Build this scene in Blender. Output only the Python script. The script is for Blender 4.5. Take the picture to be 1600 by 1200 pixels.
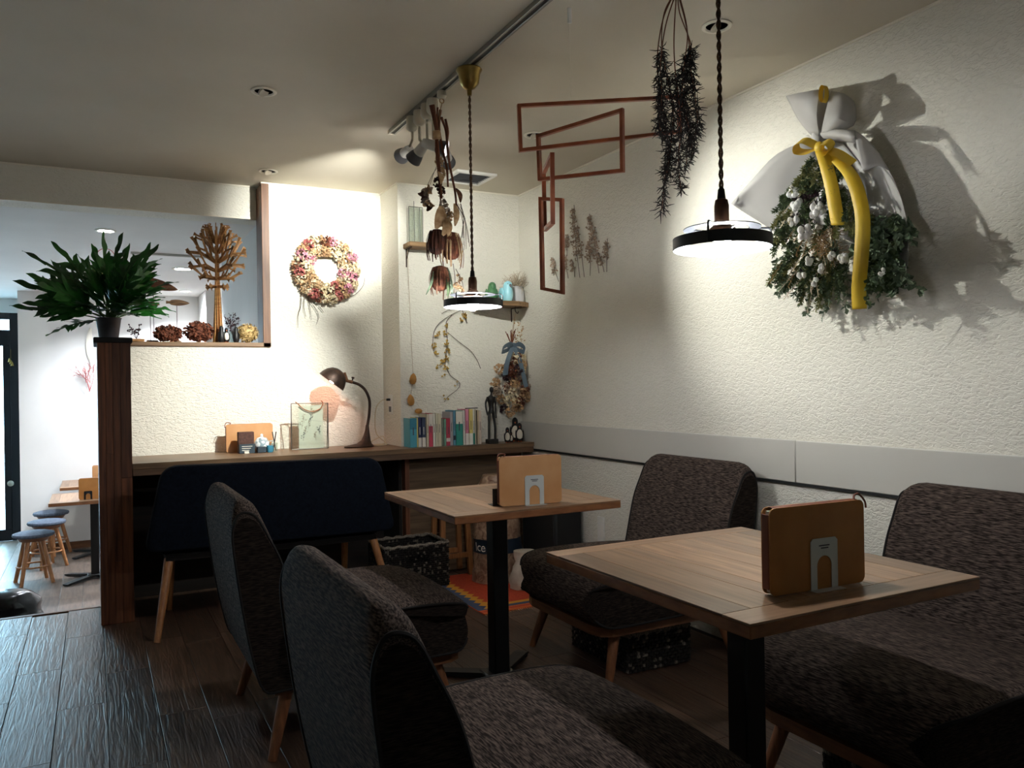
import bpy, bmesh, math, random
from mathutils import Vector, Matrix, noise
PI = math.pi
rng = random.Random(7)
for _o in list(bpy.data.objects): bpy.data.objects.remove(_o)
scene = bpy.context.scene
COL = scene.collection

# ---------------------------------------------------------------- camera
EYE = 1.12
YAW, PITCH, ROLL, FPX = 0.484103498, 0.00108940018, -0.0163282827, 1242.17
_cy, _sy, _cp, _sp = math.cos(YAW), math.sin(YAW), math.cos(PITCH), math.sin(PITCH)
FWD = Vector((_sy*_cp, _cy*_cp, _sp)); _r0 = Vector((_cy, -_sy, 0)); _u0 = _r0.cross(FWD)
_cr, _sr = math.cos(ROLL), math.sin(ROLL)
RGT = _cr*_r0 + _sr*_u0; UPV = -_sr*_r0 + _cr*_u0
CAM = Vector((0, 0, EYE))
cd = bpy.data.cameras.new('camera'); cam = bpy.data.objects.new('camera', cd); COL.objects.link(cam)
cam.matrix_world = Matrix(((RGT.x, UPV.x, -FWD.x, 0), (RGT.y, UPV.y, -FWD.y, 0), (RGT.z, UPV.z, -FWD.z, EYE), (0, 0, 0, 1)))
cd.sensor_fit = 'HORIZONTAL'; cd.sensor_width = 36; cd.lens = FPX/1600*36; cd.clip_start = .02; cd.clip_end = 100
scene.camera = cam

def at(px, py, x=None, y=None, z=None, d=None):
    """point on the sight line of a photograph pixel at a surveyed plane (metres)"""
    r = FWD + RGT*((px-800)/FPX) - UPV*((py-600)/FPX)
    if d is not None: return CAM + r*d
    if x is not None: return CAM + r*(x/r.x)
    if y is not None: return CAM + r*(y/r.y)
    return CAM + r*((z-EYE)/r.z)

# ---------------------------------------------------------------- daylight, exposure
w = bpy.data.worlds.new('daylight'); scene.world = w; w.use_nodes = True
bg = w.node_tree.nodes['Background']; bg.inputs[0].default_value = (0.48, 0.76, 1.0, 1); bg.inputs[1].default_value = 13.0
pl = bpy.data.lights.new('door_daylight_portal', 'AREA'); pl.shape = 'RECTANGLE'; pl.size = 1.3; pl.size_y = 2.5
pl.cycles.is_portal = True
po = bpy.data.objects.new('door_daylight_portal', pl); COL.objects.link(po)
po.location = (-1.37, 10.2, .77); po.rotation_euler = (-PI/2, 0, 0)   # faces -Y, into the far room
vs = scene.view_settings
vs.view_transform = 'Standard'; vs.look = 'None'; vs.gamma = 1; vs.exposure = 0.72
try: vs.use_curve_mapping = False
except Exception: pass

# ---------------------------------------------------------------- helpers
def thing(name, label, cat, loc=(0, 0, 0), group=None):
    o = bpy.data.objects.new(name, None); COL.objects.link(o); o.empty_display_size = .05
    o.location = loc; o['label'] = label; o['category'] = cat
    if group: o['group'] = group
    return o
def tag(o, label, cat, group=None):
    o['label'] = label; o['category'] = cat
    if group: o['group'] = group
    return o
def wloc(o):
    v = Vector((0, 0, 0))
    while o is not None: v += o.location; o = o.parent
    return v

class MB:
    def __init__(s): s.v = []; s.f = []; s.mi = []
    def add(s, vs, fs, mi=0):
        b = len(s.v); s.v += [tuple(p) for p in vs]
        for f in fs: s.f.append([b+i for i in f]); s.mi.append(mi)
        return s
    def box(s, a, b, c=0.0, M=None, mi=0):
        """box between corners a and b with chamfer c"""
        lo = [min(a[i], b[i]) for i in range(3)]; hi = [max(a[i], b[i]) for i in range(3)]
        if c <= 0:
            vs = [(x, y, z) for z in (lo[2], hi[2]) for y in (lo[1], hi[1]) for x in (lo[0], hi[0])]
            fs = [(0, 2, 3, 1), (4, 5, 7, 6), (0, 1, 5, 4), (2, 6, 7, 3), (0, 4, 6, 2), (1, 3, 7, 5)]
        else:
            c = min(c, *[(hi[i]-lo[i])*.49 for i in range(3)])
            vs = []; idx = {}
            for sx in (0, 1):
                for sy in (0, 1):
                    for sz in (0, 1):
                        S = (sx, sy, sz)
                        for ax in range(3):
                            p = []
                            for k in range(3):
                                e = hi[k] if S[k] else lo[k]
                                if k != ax: e += -c if S[k] else c
                                p.append(e)
                            idx[(S, ax)] = len(vs); vs.append(p)
            fs = []
            for ax in range(3):
                o1, o2 = [k for k in range(3) if k != ax]
                for sg in (0, 1):
                    q = []
                    for (m, n) in ((0, 0), (1, 0), (1, 1), (0, 1)):
                        S = [0, 0, 0]; S[ax] = sg; S[o1] = m; S[o2] = n; q.append(idx[(tuple(S), ax)])
                    fs.append(q)
                for m in (0, 1):
                    for n in (0, 1):
                        S0 = [0, 0, 0]; S0[o1] = m; S0[o2] = n; S1 = list(S0); S1[ax] = 1
                        S0 = tuple(S0); S1 = tuple(S1)
                        fs.append([idx[(S0, o1)], idx[(S1, o1)], idx[(S1, o2)], idx[(S0, o2)]])
            for sx in (0, 1):
                for sy in (0, 1):
                    for sz in (0, 1):
                        fs.append([idx[((sx, sy, sz), k)] for k in range(3)])
        if M is not None: vs = [M @ Vector(p) for p in vs]
        return s.add(vs, fs, mi)
    def tube(s, pts, r, n=8, cap=True, mi=0, closed=False):
        P = [Vector(p) for p in pts]; m = len(P)
        if m < 2: return s
        R = r if isinstance(r, (list, tuple)) else [r]*m
        T = []
        for i in range(m):
            if closed: t = P[(i+1) % m]-P[i-1]
            else: t = P[min(i+1, m-1)]-P[max(i-1, 0)]
            T.append(t.normalized() if t.length > 1e-9 else Vector((0, 0, 1)))
        a = Vector((0, 0, 1)) if abs(T[0].z) < .9 else Vector((1, 0, 0))
        u = T[0].cross(a).normalized(); vs = []
        for i in range(m):
            u = u - T[i]*u.dot(T[i])
            if u.length < 1e-6: u = T[i].orthogonal()
            u.normalize(); w_ = T[i].cross(u)
            for k in range(n):
                t = 2*PI*k/n; vs.append(P[i]+(u*math.cos(t)+w_*math.sin(t))*R[i])
        fs = []
        for i in range(m if closed else m-1):
            j = (i+1) % m
            for k in range(n):
                k2 = (k+1) % n; fs.append((i*n+k, i*n+k2, j*n+k2, j*n+k))
        if cap and not closed: fs.append(list(range(n))[::-1]); fs.append([(m-1)*n+k for k in range(n)])
        return s.add(vs, fs, mi)
    def lathe(s, prof, n=20, M=None, mi=0, cap=True):
        vs = []; fs = []; m = len(prof)
        for (r, z) in prof:
            for k in range(n):
                t = 2*PI*k/n; vs.append(Vector((r*math.cos(t), r*math.sin(t), z)))
        for i in range(m-1):
            for k in range(n):
                k2 = (k+1) % n; fs.append((i*n+k, i*n+k2, (i+1)*n+k2, (i+1)*n+k))
        if cap:
            if prof[0][0] > 1e-5: fs.append(list(range(n))[::-1])
            if prof[-1][0] > 1e-5: fs.append([(m-1)*n+k for k in range(n)])
        if M is not None: vs = [M @ p for p in vs]
        return s.add(vs, fs, mi)
    def ball(s, c, r, nu=10, nv=7, M=None, mi=0):
        if not isinstance(r, (list, tuple)): r = (r, r, r)
        vs = []; fs = []
        for i in range(nv+1):
            ph = PI*i/nv-PI/2
            for k in range(nu):
                t = 2*PI*k/nu
                p = Vector((r[0]*math.cos(ph)*math.cos(t), r[1]*math.cos(ph)*math.sin(t), r[2]*math.sin(ph)))
                if M is not None: p = M @ p
                vs.append(p+Vector(c))
        for i in range(nv):
            for k in range(nu):
                k2 = (k+1) % nu; fs.append((i*nu+k, i*nu+k2, (i+1)*nu+k2, (i+1)*nu+k))
        return s.add(vs, fs, mi)
    def prism(s, poly, t0, t1, M, mi=0):
        """2D polygon (u,v) extruded t0..t1; M maps (u,v,t) to world"""
        n = len(poly)
        vs = [M @ Vector((u, v, t0)) for (u, v) in poly]+[M @ Vector((u, v, t1)) for (u, v) in poly]
        fs = [list(range(n))[::-1], [n+i for i in range(n)]]
        for i in range(n): fs.append((i, (i+1) % n, n+(i+1) % n, n+i))
        return s.add(vs, fs, mi)
    def strip(s, L, mi=0):
        """sheet through rows of points"""
        n = len(L[0]); vs = [p for row in L for p in row]; fs = []
        for i in range(len(L)-1):
            for k in range(n-1): fs.append((i*n+k, i*n+k+1, (i+1)*n+k+1, (i+1)*n+k))
        return s.add(vs, fs, mi)
    def petal(s, c, d, u, L, W, fold=.25, mi=0):
        """small folded leaf: c base, d direction, u normal"""
        c = Vector(c); d = Vector(d).normalized(); sd = d.cross(u)
        if sd.length < 1e-5: sd = d.orthogonal()
        sd.normalize(); nn = sd.cross(d)
        return s.add([c, c+d*L*.5+sd*W*.5+nn*W*fold, c+d*L, c+d*L*.5-sd*W*.5+nn*W*fold], [(0, 1, 2), (0, 2, 3)], mi)
    def build(s, name, mats, parent=None, smooth=True, world=True, ang=40):
        me = bpy.data.meshes.new(name)
        off = wloc(parent) if (parent is not None and world) else Vector((0, 0, 0))
        me.from_pydata([(p[0]-off.x, p[1]-off.y, p[2]-off.z) for p in s.v], [], s.f)
        if not isinstance(mats, (list, tuple)): mats = [mats]
        for m in mats: me.materials.append(m)
        if len(mats) > 1: me.polygons.foreach_set('material_index', s.mi)
        me.validate(); me.update()
        bm = bmesh.new(); bm.from_mesh(me); bmesh.ops.recalc_face_normals(bm, faces=bm.faces); bm.to_mesh(me); bm.free()
        if smooth: me.shade_smooth(); me.set_sharp_from_angle(angle=math.radians(ang))
        o = bpy.data.objects.new(name, me); COL.objects.link(o)
        if parent is not None: o.parent = parent
        return o
    def solo(s, name, mats, label, cat, group=None, base=None, **k):
        """one-mesh thing; its origin is put at its base"""
        if base is None:
            xs = [p[0] for p in s.v]; ys = [p[1] for p in s.v]; zs = [p[2] for p in s.v]
            base = ((min(xs)+max(xs))/2, (min(ys)+max(ys))/2, min(zs))
        s.v = [(p[0]-base[0], p[1]-base[1], p[2]-base[2]) for p in s.v]
        o = s.build(name, mats, None, **k); o.location = base
        return tag(o, label, cat, group)

def copy_tree(o, parent=None, loc=None, rz=None, label=None):
    c = o.copy(); COL.objects.link(c); c.parent = parent
    if loc is not None: c.location = loc
    if rz is not None: c.rotation_euler = (0, 0, rz)
    if label: c['label'] = label
    for ch in [x for x in KIDS(o)]: copy_tree(ch, c)
    return c
def KIDS(o): return [x for x in COL.objects if x.parent == o]
def frame_to(d, up=(0, 0, 1)):
    """matrix whose z axis points along d"""
    d = Vector(d).normalized(); up = Vector(up)
    if abs(d.dot(up)) > .98: up = Vector((1, 0, 0))
    x = up.cross(d).normalized(); y = d.cross(x)
    return Matrix(((x.x, y.x, d.x), (x.y, y.y, d.y), (x.z, y.z, d.z))).to_4x4()
def bez(pts, n=16):
    """Catmull-Rom through points"""
    P = [Vector(p) for p in pts]; P = [P[0]*2-P[1]]+P+[P[-1]*2-P[-2]]; out = []
    for i in range(1, len(P)-2):
        for k in range(n):
            t = k/n; a, b, c, d = P[i-1], P[i], P[i+1], P[i+2]
            out.append(.5*((2*b)+(c-a)*t+(2*a-5*b+4*c-d)*t*t+(3*b-a-3*c+d)*t**3))
    out.append(P[-2]); return out
def rdir(r=rng):
    while True:
        v = Vector((r.uniform(-1, 1), r.uniform(-1, 1), r.uniform(-1, 1)))
        if .05 < v.length < 1: return v.normalized()
def lathe_at(mb, prof, loc, n=20, d=None, mi=0, cap=True):
    M = Matrix.Translation(Vector(loc))
    if d is not None: M = M @ frame_to(d)
    return mb.lathe(prof, n, M, mi, cap)

# ---------------------------------------------------------------- materials
def lin(c):
    if isinstance(c, str):
        c = c.lstrip('#'); c = [int(c[i:i+2], 16)/255 for i in (0, 2, 4)]
        return tuple((x/12.92 if x <= .04045 else ((x+.055)/1.055)**2.4) for x in c)+(1,)
    return tuple(c)[:3]+(1,)
def base_mat(name, col=(.5, .5, .5), rough=.6, metal=0.0, spec=.5):
    m = bpy.data.materials.new(name); m.use_nodes = True; b = m.node_tree.nodes['Principled BSDF']
    b.inputs['Base Color'].default_value = lin(col); b.inputs['Roughness'].default_value = rough
    b.inputs['Metallic'].default_value = metal; b.inputs['Specular IOR Level'].default_value = spec
    return m
def nd(m, t, **k):
    n = m.node_tree.nodes.new(t)
    for a, v in k.items(): setattr(n, a, v)
    return n
def ln(m, a, b): m.node_tree.links.new(a, b)
def noisy(name, c1, c2, scale=20, rough=.6, stretch=(1, 1, 1), bump=0.0, detail=4, lo=.3, hi=.7, rnd=0.0, metal=0.0, spec=.5, coord='Object', dist=0.0, bdist=.002, bscale=None, rr=None):
    """procedural colour noise, optional bump, optional per-object brightness variation"""
    m = base_mat(name, c1, rough, metal, spec); b = m.node_tree.nodes['Principled BSDF']
    tc = nd(m, 'ShaderNodeTexCoord'); mp = nd(m, 'ShaderNodeMapping'); mp.inputs['Scale'].default_value = stretch
    ln(m, tc.outputs[coord], mp.inputs['Vector'])
    no = nd(m, 'ShaderNodeTexNoise'); no.inputs['Scale'].default_value = scale; no.inputs['Detail'].default_value = detail
    no.inputs['Distortion'].default_value = dist
    oi = nd(m, 'ShaderNodeObjectInfo')
    if rnd:
        cm = nd(m, 'ShaderNodeVectorMath', operation='ADD'); sc = nd(m, 'ShaderNodeMath', operation='MULTIPLY'); sc.inputs[1].default_value = 37
        ln(m, oi.outputs['Random'], sc.inputs[0]); ln(m, mp.outputs[0], cm.inputs[0]); ln(m, sc.outputs[0], cm.inputs[1]); ln(m, cm.outputs[0], no.inputs['Vector'])
    else: ln(m, mp.outputs[0], no.inputs['Vector'])
    cr = nd(m, 'ShaderNodeValToRGB'); e = cr.color_ramp.elements
    e[0].position = lo; e[0].color = lin(c1); e[1].position = hi; e[1].color = lin(c2); ln(m, no.outputs['Fac'], cr.inputs[0])
    out = cr.outputs[0]
    if rnd:
        hs = nd(m, 'ShaderNodeHueSaturation'); mr = nd(m, 'ShaderNodeMapRange'); mr.inputs['To Min'].default_value = 1-rnd; mr.inputs['To Max'].default_value = 1+rnd
        ln(m, oi.outputs['Random'], mr.inputs['Value']); ln(m, mr.outputs[0], hs.inputs['Value']); ln(m, out, hs.inputs['Color']); out = hs.outputs[0]
    ln(m, out, b.inputs['Base Color'])
    if rr:
        r2 = nd(m, 'ShaderNodeMapRange'); r2.inputs['To Min'].default_value = rr[0]; r2.inputs['To Max'].default_value = rr[1]
        ln(m, no.outputs['Fac'], r2.inputs['Value']); ln(m, r2.outputs[0], b.inputs['Roughness'])
    if bump:
        src = no.outputs['Fac']
        if bscale:
            n2 = nd(m, 'ShaderNodeTexNoise'); n2.inputs['Scale'].default_value = bscale; n2.inputs['Detail'].default_value = 3
            ln(m, mp.outputs[0], n2.inputs['Vector']); src = n2.outputs['Fac']
        bp = nd(m, 'ShaderNodeBump'); bp.inputs['Strength'].default_value = bump; bp.inputs['Distance'].default_value = bdist
        ln(m, src, bp.inputs['Height']); ln(m, bp.outputs[0], b.inputs['Normal'])
    return m
def emit(name, col, st):
    m = base_mat(name, (0, 0, 0)); b = m.node_tree.nodes['Principled BSDF']
    b.inputs['Emission Color'].default_value = lin(col); b.inputs['Emission Strength'].default_value = st
    return m
def plaster(name, c1, c2, stretch, strength, dist):
    m = noisy(name, c1, c2, scale=1.7, rough=.85, detail=2, spec=.2)
    b = m.node_tree.nodes['Principled BSDF']
    tc = nd(m, 'ShaderNodeTexCoord'); mp = nd(m, 'ShaderNodeMapping'); mp.inputs['Scale'].default_value = stretch
    ln(m, tc.outputs['Object'], mp.inputs['Vector'])
    n1 = nd(m, 'ShaderNodeTexNoise'); n1.inputs['Scale'].default_value = 42; n1.inputs['Detail'].default_value = 2.5; n1.inputs['Distortion'].default_value = .9
    n2 = nd(m, 'ShaderNodeTexNoise'); n2.inputs['Scale'].default_value = 130; n2.inputs['Detail'].default_value = 2
    ln(m, mp.outputs[0], n1.inputs['Vector']); ln(m, tc.outputs['Object'], n2.inputs['Vector'])
    cr = nd(m, 'ShaderNodeValToRGB'); cr.color_ramp.elements[0].position = .36; cr.color_ramp.elements[1].position = .56
    ln(m, n1.outputs['Fac'], cr.inputs[0])
    ad = nd(m, 'ShaderNodeMath', operation='MULTIPLY_ADD'); ad.inputs[1].default_value = .35
    ln(m, n2.outputs['Fac'], ad.inputs[0]); ln(m, cr.outputs[0], ad.inputs[2])
    bp = nd(m, 'ShaderNodeBump'); bp.inputs['Strength'].default_value = strength; bp.inputs['Distance'].default_value = dist
    ln(m, ad.outputs[0], bp.inputs['Height']); ln(m, bp.outputs[0], b.inputs['Normal'])
    return m
def glass(name, col=(1, 1, 1), a=.12, rough=.02):
    m = bpy.data.materials.new(name); m.use_nodes = True; nt = m.node_tree; nt.nodes.remove(nt.nodes['Principled BSDF'])
    o = nt.nodes['Material Output']; t = nd(m, 'ShaderNodeBsdfTransparent'); g = nd(m, 'ShaderNodeBsdfGlossy'); x = nd(m, 'ShaderNodeMixShader')
    t.inputs[0].default_value = lin(col); g.inputs['Roughness'].default_value = rough; x.inputs[0].default_value = a
    ln(m, t.outputs[0], x.inputs[1]); ln(m, g.outputs[0], x.inputs[2]); ln(m, x.outputs[0], o.inputs[0]); return m

M = {}
M['wall'] = plaster('plaster_wall', '#dfdbcf', '#e6e2d6', (1, 1, 2.3), .55, .006)
M['wallfar'] = noisy('white_wall', '#d8d6d2', '#dedcd8', 3, .8)
M['ceil'] = noisy('ceiling_paper', '#c9c0ae', '#d2c9b8', 2, .85, bump=.15, bscale=180, bdist=.001)
M['panel'] = noisy('painted_panel', '#c2bfb7', '#c9c6be', 2, .5)
M['white_trim'] = base_mat('white_trim', '#e6dfcf', .5)
M['floor'] = noisy('dark_plank', '#35261d', '#6b5444', 9, .42, (6, .45, 1), .9, 6, .3, .72, rnd=.28, bdist=.0026, dist=1.6, rr=(.28, .46))
M['floorfar'] = noisy('grey_brown_plank', '#4a3c34', '#6e5d50', 9, .4, (7, .55, 1), .15, 5, rnd=.2, bdist=.001)
M['subfloor'] = base_mat('dark_joint', '#120d0a', .8)
M['post'] = noisy('post_wood', '#48281a', '#7a4a2e', 8, .5, (9, 9, .6), .06, 5, rnd=.3)
M['counter'] = noisy('counter_wood', '#5c4632', '#8a6c4e', 8, .38, (.6, 9, 9), .06, 5, rnd=.1)
M['counterfr'] = noisy('counter_fascia_wood', '#4a3524', '#6e5138', 8, .5, (.6, 9, 9), .06, 5, rnd=.1)
M['frame'] = noisy('frame_wood', '#5c3a25', '#7d5538', 8, .5, (9, 9, .6), .04, 5)
M['sill'] = noisy('sill_wood', '#6d533b', '#8d7052', 8, .5, (.6, 9, 9), .04, 5)
M['board'] = noisy('table_board', '#6b5038', '#97765a', 7, .34, (10, .6, 10), .03, 6, .3, .72, rnd=.45, dist=.4)
M['boardx'] = noisy('table_end_board', '#6b5038', '#97765a', 7, .34, (.6, 10, 10), .03, 6, .3, .72, rnd=.45, dist=.4)
M['tedge'] = noisy('table_edge_wood', '#74492d', '#93603c', 7, .4, (3, 3, 10), .03, 5)
M['oak'] = noisy('oak_leg', '#8a5630', '#b07a4a', 10, .45, (9, 9, .8), .03, 5)
M['legwood'] = noisy('chair_leg_wood', '#6b4027', '#8c5a38', 10, .45, (9, 9, .8), .03, 5)
M['rail'] = noisy('dark_rail_wood', '#5a3722', '#7c5233', 9, .45, (1, 1, 9), .03, 5)
M['black'] = base_mat('black_metal', '#0b0b0c', .45, .2)
M['blackmatte'] = base_mat('black_matte', '#101010', .7)
M['fabric'] = noisy('streaked_fabric', '#241d1b', '#7d6d64', 190, .95, (1.5, .2, 2.0), .5, 4, .40, .84, spec=.1, bdist=.0012, rnd=.0)
M['fabside'] = noisy('dark_side_fabric', '#1a1513', '#40362f', 190, .95, (.22, 1.5, 2.0), .5, 4, .4, .82, spec=.1, bdist=.0012)
M['pipe'] = base_mat('dark_piping', '#171312', .9)
M['navy'] = noisy('navy_felt', '#0b0f17', '#121822', 90, .95, (1, 1, 1), .2, 3, spec=.1)
M['leather'] = noisy('tan_leather', '#b9814e', '#d0a070', 6, .5, bump=.05, bscale=160, bdist=.0006, rnd=.0)
M['leather2'] = noisy('aged_leather', '#9c6128', '#bd8343', 6, .48, bump=.05, bscale=160, bdist=.0006)
M['leatheredge'] = base_mat('leather_edge', '#6d3418', .6)
M['page'] = base_mat('page', '#d8d0c0', .8)
M['bookend'] = base_mat('pale_metal', '#c6cac8', .4, .1)
M['ink'] = base_mat('ink', '#4a4a52', .8)
M['brass'] = noisy('aged_brass', '#6e5a30', '#9a8048', 12, .28, metal=1.0)
M['copperold'] = noisy('copper_socket', '#4e3424', '#8a6248', 30, .4, (1, 1, .2), metal=.6)
M['cordbrown'] = noisy('brown_cord', '#2c1d13', '#6d4d2f', 200, .8)
M['cordblack'] = base_mat('black_cord', '#1d1712', .8)
M['cordivory'] = base_mat('ivory_cord', '#cfc0a0', .6)
M['hoop_out'] = base_mat('black_hoop', '#08080b', .5)
M['hoop_in'] = base_mat('white_hoop_inside', '#c4ccd8', .5)
M['bulb'] = emit('lit_bulb', (.95, .97, 1.0), 540)
M['bulbwarm'] = emit('lit_warm_bulb', (1.0, .50, .36), 120)
M['lens'] = emit('lit_lens', (1, .97, .92), 60)
M['down_on'] = emit('lit_downlight', (.86, .92, 1.0), 60)
M['ivory'] = base_mat('ivory_plastic', '#cfc6b4', .5)
M['whitepl'] = base_mat('white_plastic', '#e4e2dc', .4)
M['greyrub'] = base_mat('grey_ring', '#5a5a5e', .5)
M['chrome'] = base_mat('pale_track_metal', '#8f887c', .35, .5)
M['trackdark'] = base_mat('track_slot', '#2a221c', .5)
M['mahog'] = noisy('mahogany_bar', '#7a3820', '#a65c38', 14, .38, (1, 1, 1), .0, 4)
M['green'] = noisy('fern_green', '#123d16', '#2f7a2b', 8, .4, rnd=.35)
M['stem'] = base_mat('green_stem', '#3a5a24', .6)
M['pot'] = noisy('dark_zinc', '#25252a', '#3c3c44', 10, .5)
M['bark'] = noisy('bark', '#2a140c', '#5a2f1c', 40, .9)
M['twig'] = base_mat('twig', '#3c2a1e', .8)
M['twigred'] = base_mat('red_brown_twig', '#6b3a22', .8)
M['twigtan'] = base_mat('tan_twig', '#9a7a50', .8)
M['twiggrey'] = base_mat('grey_twig', '#6e6258', .8)
M['ply'] = noisy('plywood', '#9a6a3c', '#c3925c', 30, .6, (1, 1, 5))
M['rust'] = noisy('rust_petal', '#50281a', '#83492f', 60, .8)
M['straw'] = noisy('straw_petal', '#9c7f4a', '#cdb27c', 60, .8)
M['plum'] = noisy('plum_berry', '#1d1016', '#4a2b30', 60, .7)
M['cream'] = noisy('cream_petal', '#c9b58e', '#e8dcc0', 60, .8)
M['pink'] = noisy('pink_petal', '#a85870', '#d8a2b0', 60, .8)
M['rose'] = noisy('dusty_rose_petal', '#8a3a3a', '#b8706a', 60, .8)
M['tanpet'] = noisy('tan_petal', '#a17a50', '#c9a982', 60, .8)
M['fishwood'] = noisy('driftwood', '#4a2a1c', '#8a5b3c', 20, .7, (1, 6, 6), .1)
M['fishwood2'] = noisy('grained_driftwood', '#3c2618', '#94714e', 30, .7, (.6, 8, 8), .1)
M['iron'] = noisy('rusty_iron', '#2a1f1a', '#4c382c', 25, .5, metal=.5)
M['paper'] = base_mat('paper', '#e8e2d4', .8)
M['glass'] = glass('thin_glass', (.93, .97, .95), .1)
M['solder'] = base_mat('dark_solder', '#6a6862', .4, .7)
M['rope'] = base_mat('brown_rope', '#8a5a3a', .9)
M['brownbox'] = noisy('brown_card', '#3c2620', '#5a3a30', 80, .8)
M['chalk'] = base_mat('slate', '#2c3a44', .7)
M['porc'] = noisy('patterned_porcelain', '#8fa0a6', '#e8ecec', 55, .3, lo=.46, hi=.52, detail=1)
M['bluecup'] = base_mat('blue_glaze', '#3d7f98', .3)
M['ebony'] = noisy('ebony', '#0a0908', '#1c1814', 20, .5)
M['pengw'] = base_mat('penguin_white', '#e4dccb', .6)
M['pengb'] = base_mat('penguin_black', '#0c0c0d', .5)
M['orange'] = base_mat('orange_beak', '#c25a28', .6)
M['shelf'] = noisy('rustic_shelf', '#6d5238', '#a2815a', 9, .7, (.7, 8, 8), .2, 5)
M['birdgreen'] = noisy('green_glaze', '#3f7148', '#5e9060', 6, .35)
M['birdblue'] = noisy('pale_blue_glaze', '#8ccfe0', '#b2e6f0', 6, .35)
M['concrete'] = noisy('pale_concrete', '#b4b2b4', '#cbc9ca', 14, .85, bump=.2)
M['drymoss'] = base_mat('dry_moss', '#b5a590', .9)
M['ribgrey'] = noisy('slate_ribbon', '#52616e', '#64747f', 15, .7)
M['gourd'] = noisy('gourd', '#9a6a2c', '#c08a44', 12, .5)
M['podyellow'] = noisy('yellow_pod', '#a5812f', '#cfae5c', 40, .7)
M['dustpet'] = noisy('dusty_petal', '#8f7a68', '#bda893', 60, .85)
M['wrap'] = noisy('grey_wrap_paper', '#a9a6a2', '#b8b5b1', 4, .55)
M['yellow'] = noisy('yellow_ribbon', '#c9a31e', '#e2bf38', 6, .5)
M['pine'] = noisy('pine_green', '#2a3a22', '#56683c', 50, .7)
M['sage'] = noisy('sage_leaf', '#4c5e46', '#7d8f72', 40, .6)
M['moss'] = noisy('olive_sprig', '#5d6034', '#8f9058', 50, .8)
M['cotton'] = base_mat('cotton', '#f0eeea', .9)
M['darkseed'] = base_mat('dark_seed', '#1e1512', .8)
M['basket'] = noisy('black_rush', '#0d0b0a', '#3a332c', 160, .6, lo=.45, hi=.75)
M['basketpale'] = noisy('pale_rush', '#3d362e', '#9a8f80', 160, .6)
M['sack'] = noisy('kraft_sack', '#6e4a36', '#b89a80', 26, .35, bump=.6, bdist=.008, dist=1.2)
M['sackband'] = base_mat('slate_band', '#1d2a38', .5)
M['plasticbag'] = noisy('crumpled_plastic', '#b0a290', '#d6ccbc', 12, .3, bump=.6, bdist=.01)
M['rugred'] = noisy('rug_red', '#a5301c', '#c04a26', 120, .95)
M['rugyel'] = base_mat('rug_yellow', '#c98e28', .95)
M['rugblu'] = base_mat('rug_blue', '#3d4a66', .95)
M['rugora'] = base_mat('rug_orange', '#c05a22', .95)
M['seatblue'] = noisy('grey_blue_cushion', '#3c4450', '#566070', 60, .9)
M['doormetal'] = base_mat('navy_door_frame', '#0c0e14', .4, .3)
M['bagblack'] = base_mat('glossy_black_bag', '#08080a', .22)
M['feather'] = base_mat('white_feather', '#d8d2c4', .9)
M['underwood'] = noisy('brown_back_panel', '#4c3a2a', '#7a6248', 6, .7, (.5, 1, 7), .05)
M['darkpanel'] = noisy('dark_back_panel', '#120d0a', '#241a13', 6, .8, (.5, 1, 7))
M['redwire'] = base_mat('red_wire', '#a0342c', .5)
# ================================================================ the setting
H = 2.33; WX = 2.42; WY = 4.79; BY = 4.475; ZF = -.47; HF = 2.135; FY = 9.25; FLY = 4.69
def struct(o, label=None):
    o['kind'] = 'structure'
    if label: o['label'] = label
    return o
def sbox(name, a, b, m, c=0, label=None):
    mb = MB(); mb.box(a, b, c); return struct(mb.build(name, m, smooth=c > 0), label)
mb = MB(); mb.prism([(-1.7, -1.6), (2.55, -1.6), (2.55, WY+.05), (.03, WY+.05), (.03, FLY-.03), (-1.7, FLY-.03)], -.56, -.006, Matrix.Identity(4))
floor = struct(mb.build('floor', M['subfloor'], smooth=False), 'dark wood plank floor of the raised dining area')
pm = {}
def plank(x0, x1, y0, y1, z0, z1, m, parent):
    k = (round(x1-x0, 4), round(y1-y0, 4), m.name)
    if k not in pm:
        mb = MB(); mb.box((0, 0, z0-z1), (x1-x0-.0018, y1-y0-.0012, 0), .0012); o = mb.build('plank', m, smooth=False); pm[k] = o.data
    else:
        o = bpy.data.objects.new('plank', pm[k]); COL.objects.link(o)
    o.parent = parent; o.location = (x0, y0, z1)
PW = .157; PLN = .92
joint = {0: 3.23, -1: 3.71, -2: 3.4, -3: 3.9, 1: 3.55, 2: 3.0, 3: 3.8}
for k in range(-6, 17):
    x0 = -.13+PW*k; j = joint.get(k, rng.uniform(2.9, 3.8)); y = j
    while y > .3: y -= PLN
    YE = FLY-.032 if k < 1 else WY-.001
    while y < YE:
        y1 = min(y+PLN, YE)
        if x0+PW < WX and y1-y > .03: plank(x0, x0+PW, y, y1, -.006, 0, M['floor'], floor)
        y += PLN
sbox('trim_1', (-1.7, FLY-.03, -.06), (.02, FLY, .002), M['rail'], .003, 'dark wooden nosing along the edge of the raised floor')
sbox('wall_riser', (-1.7, FLY-.12, -.56), (.2, FLY-.035, -.06), M['rail'])
far_floor = sbox('floor_lower', (-3, FLY-.05, -.56), (2.6, 10.25, ZF-.006), M['subfloor'], label='grey brown plank floor of the lower front room')
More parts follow.
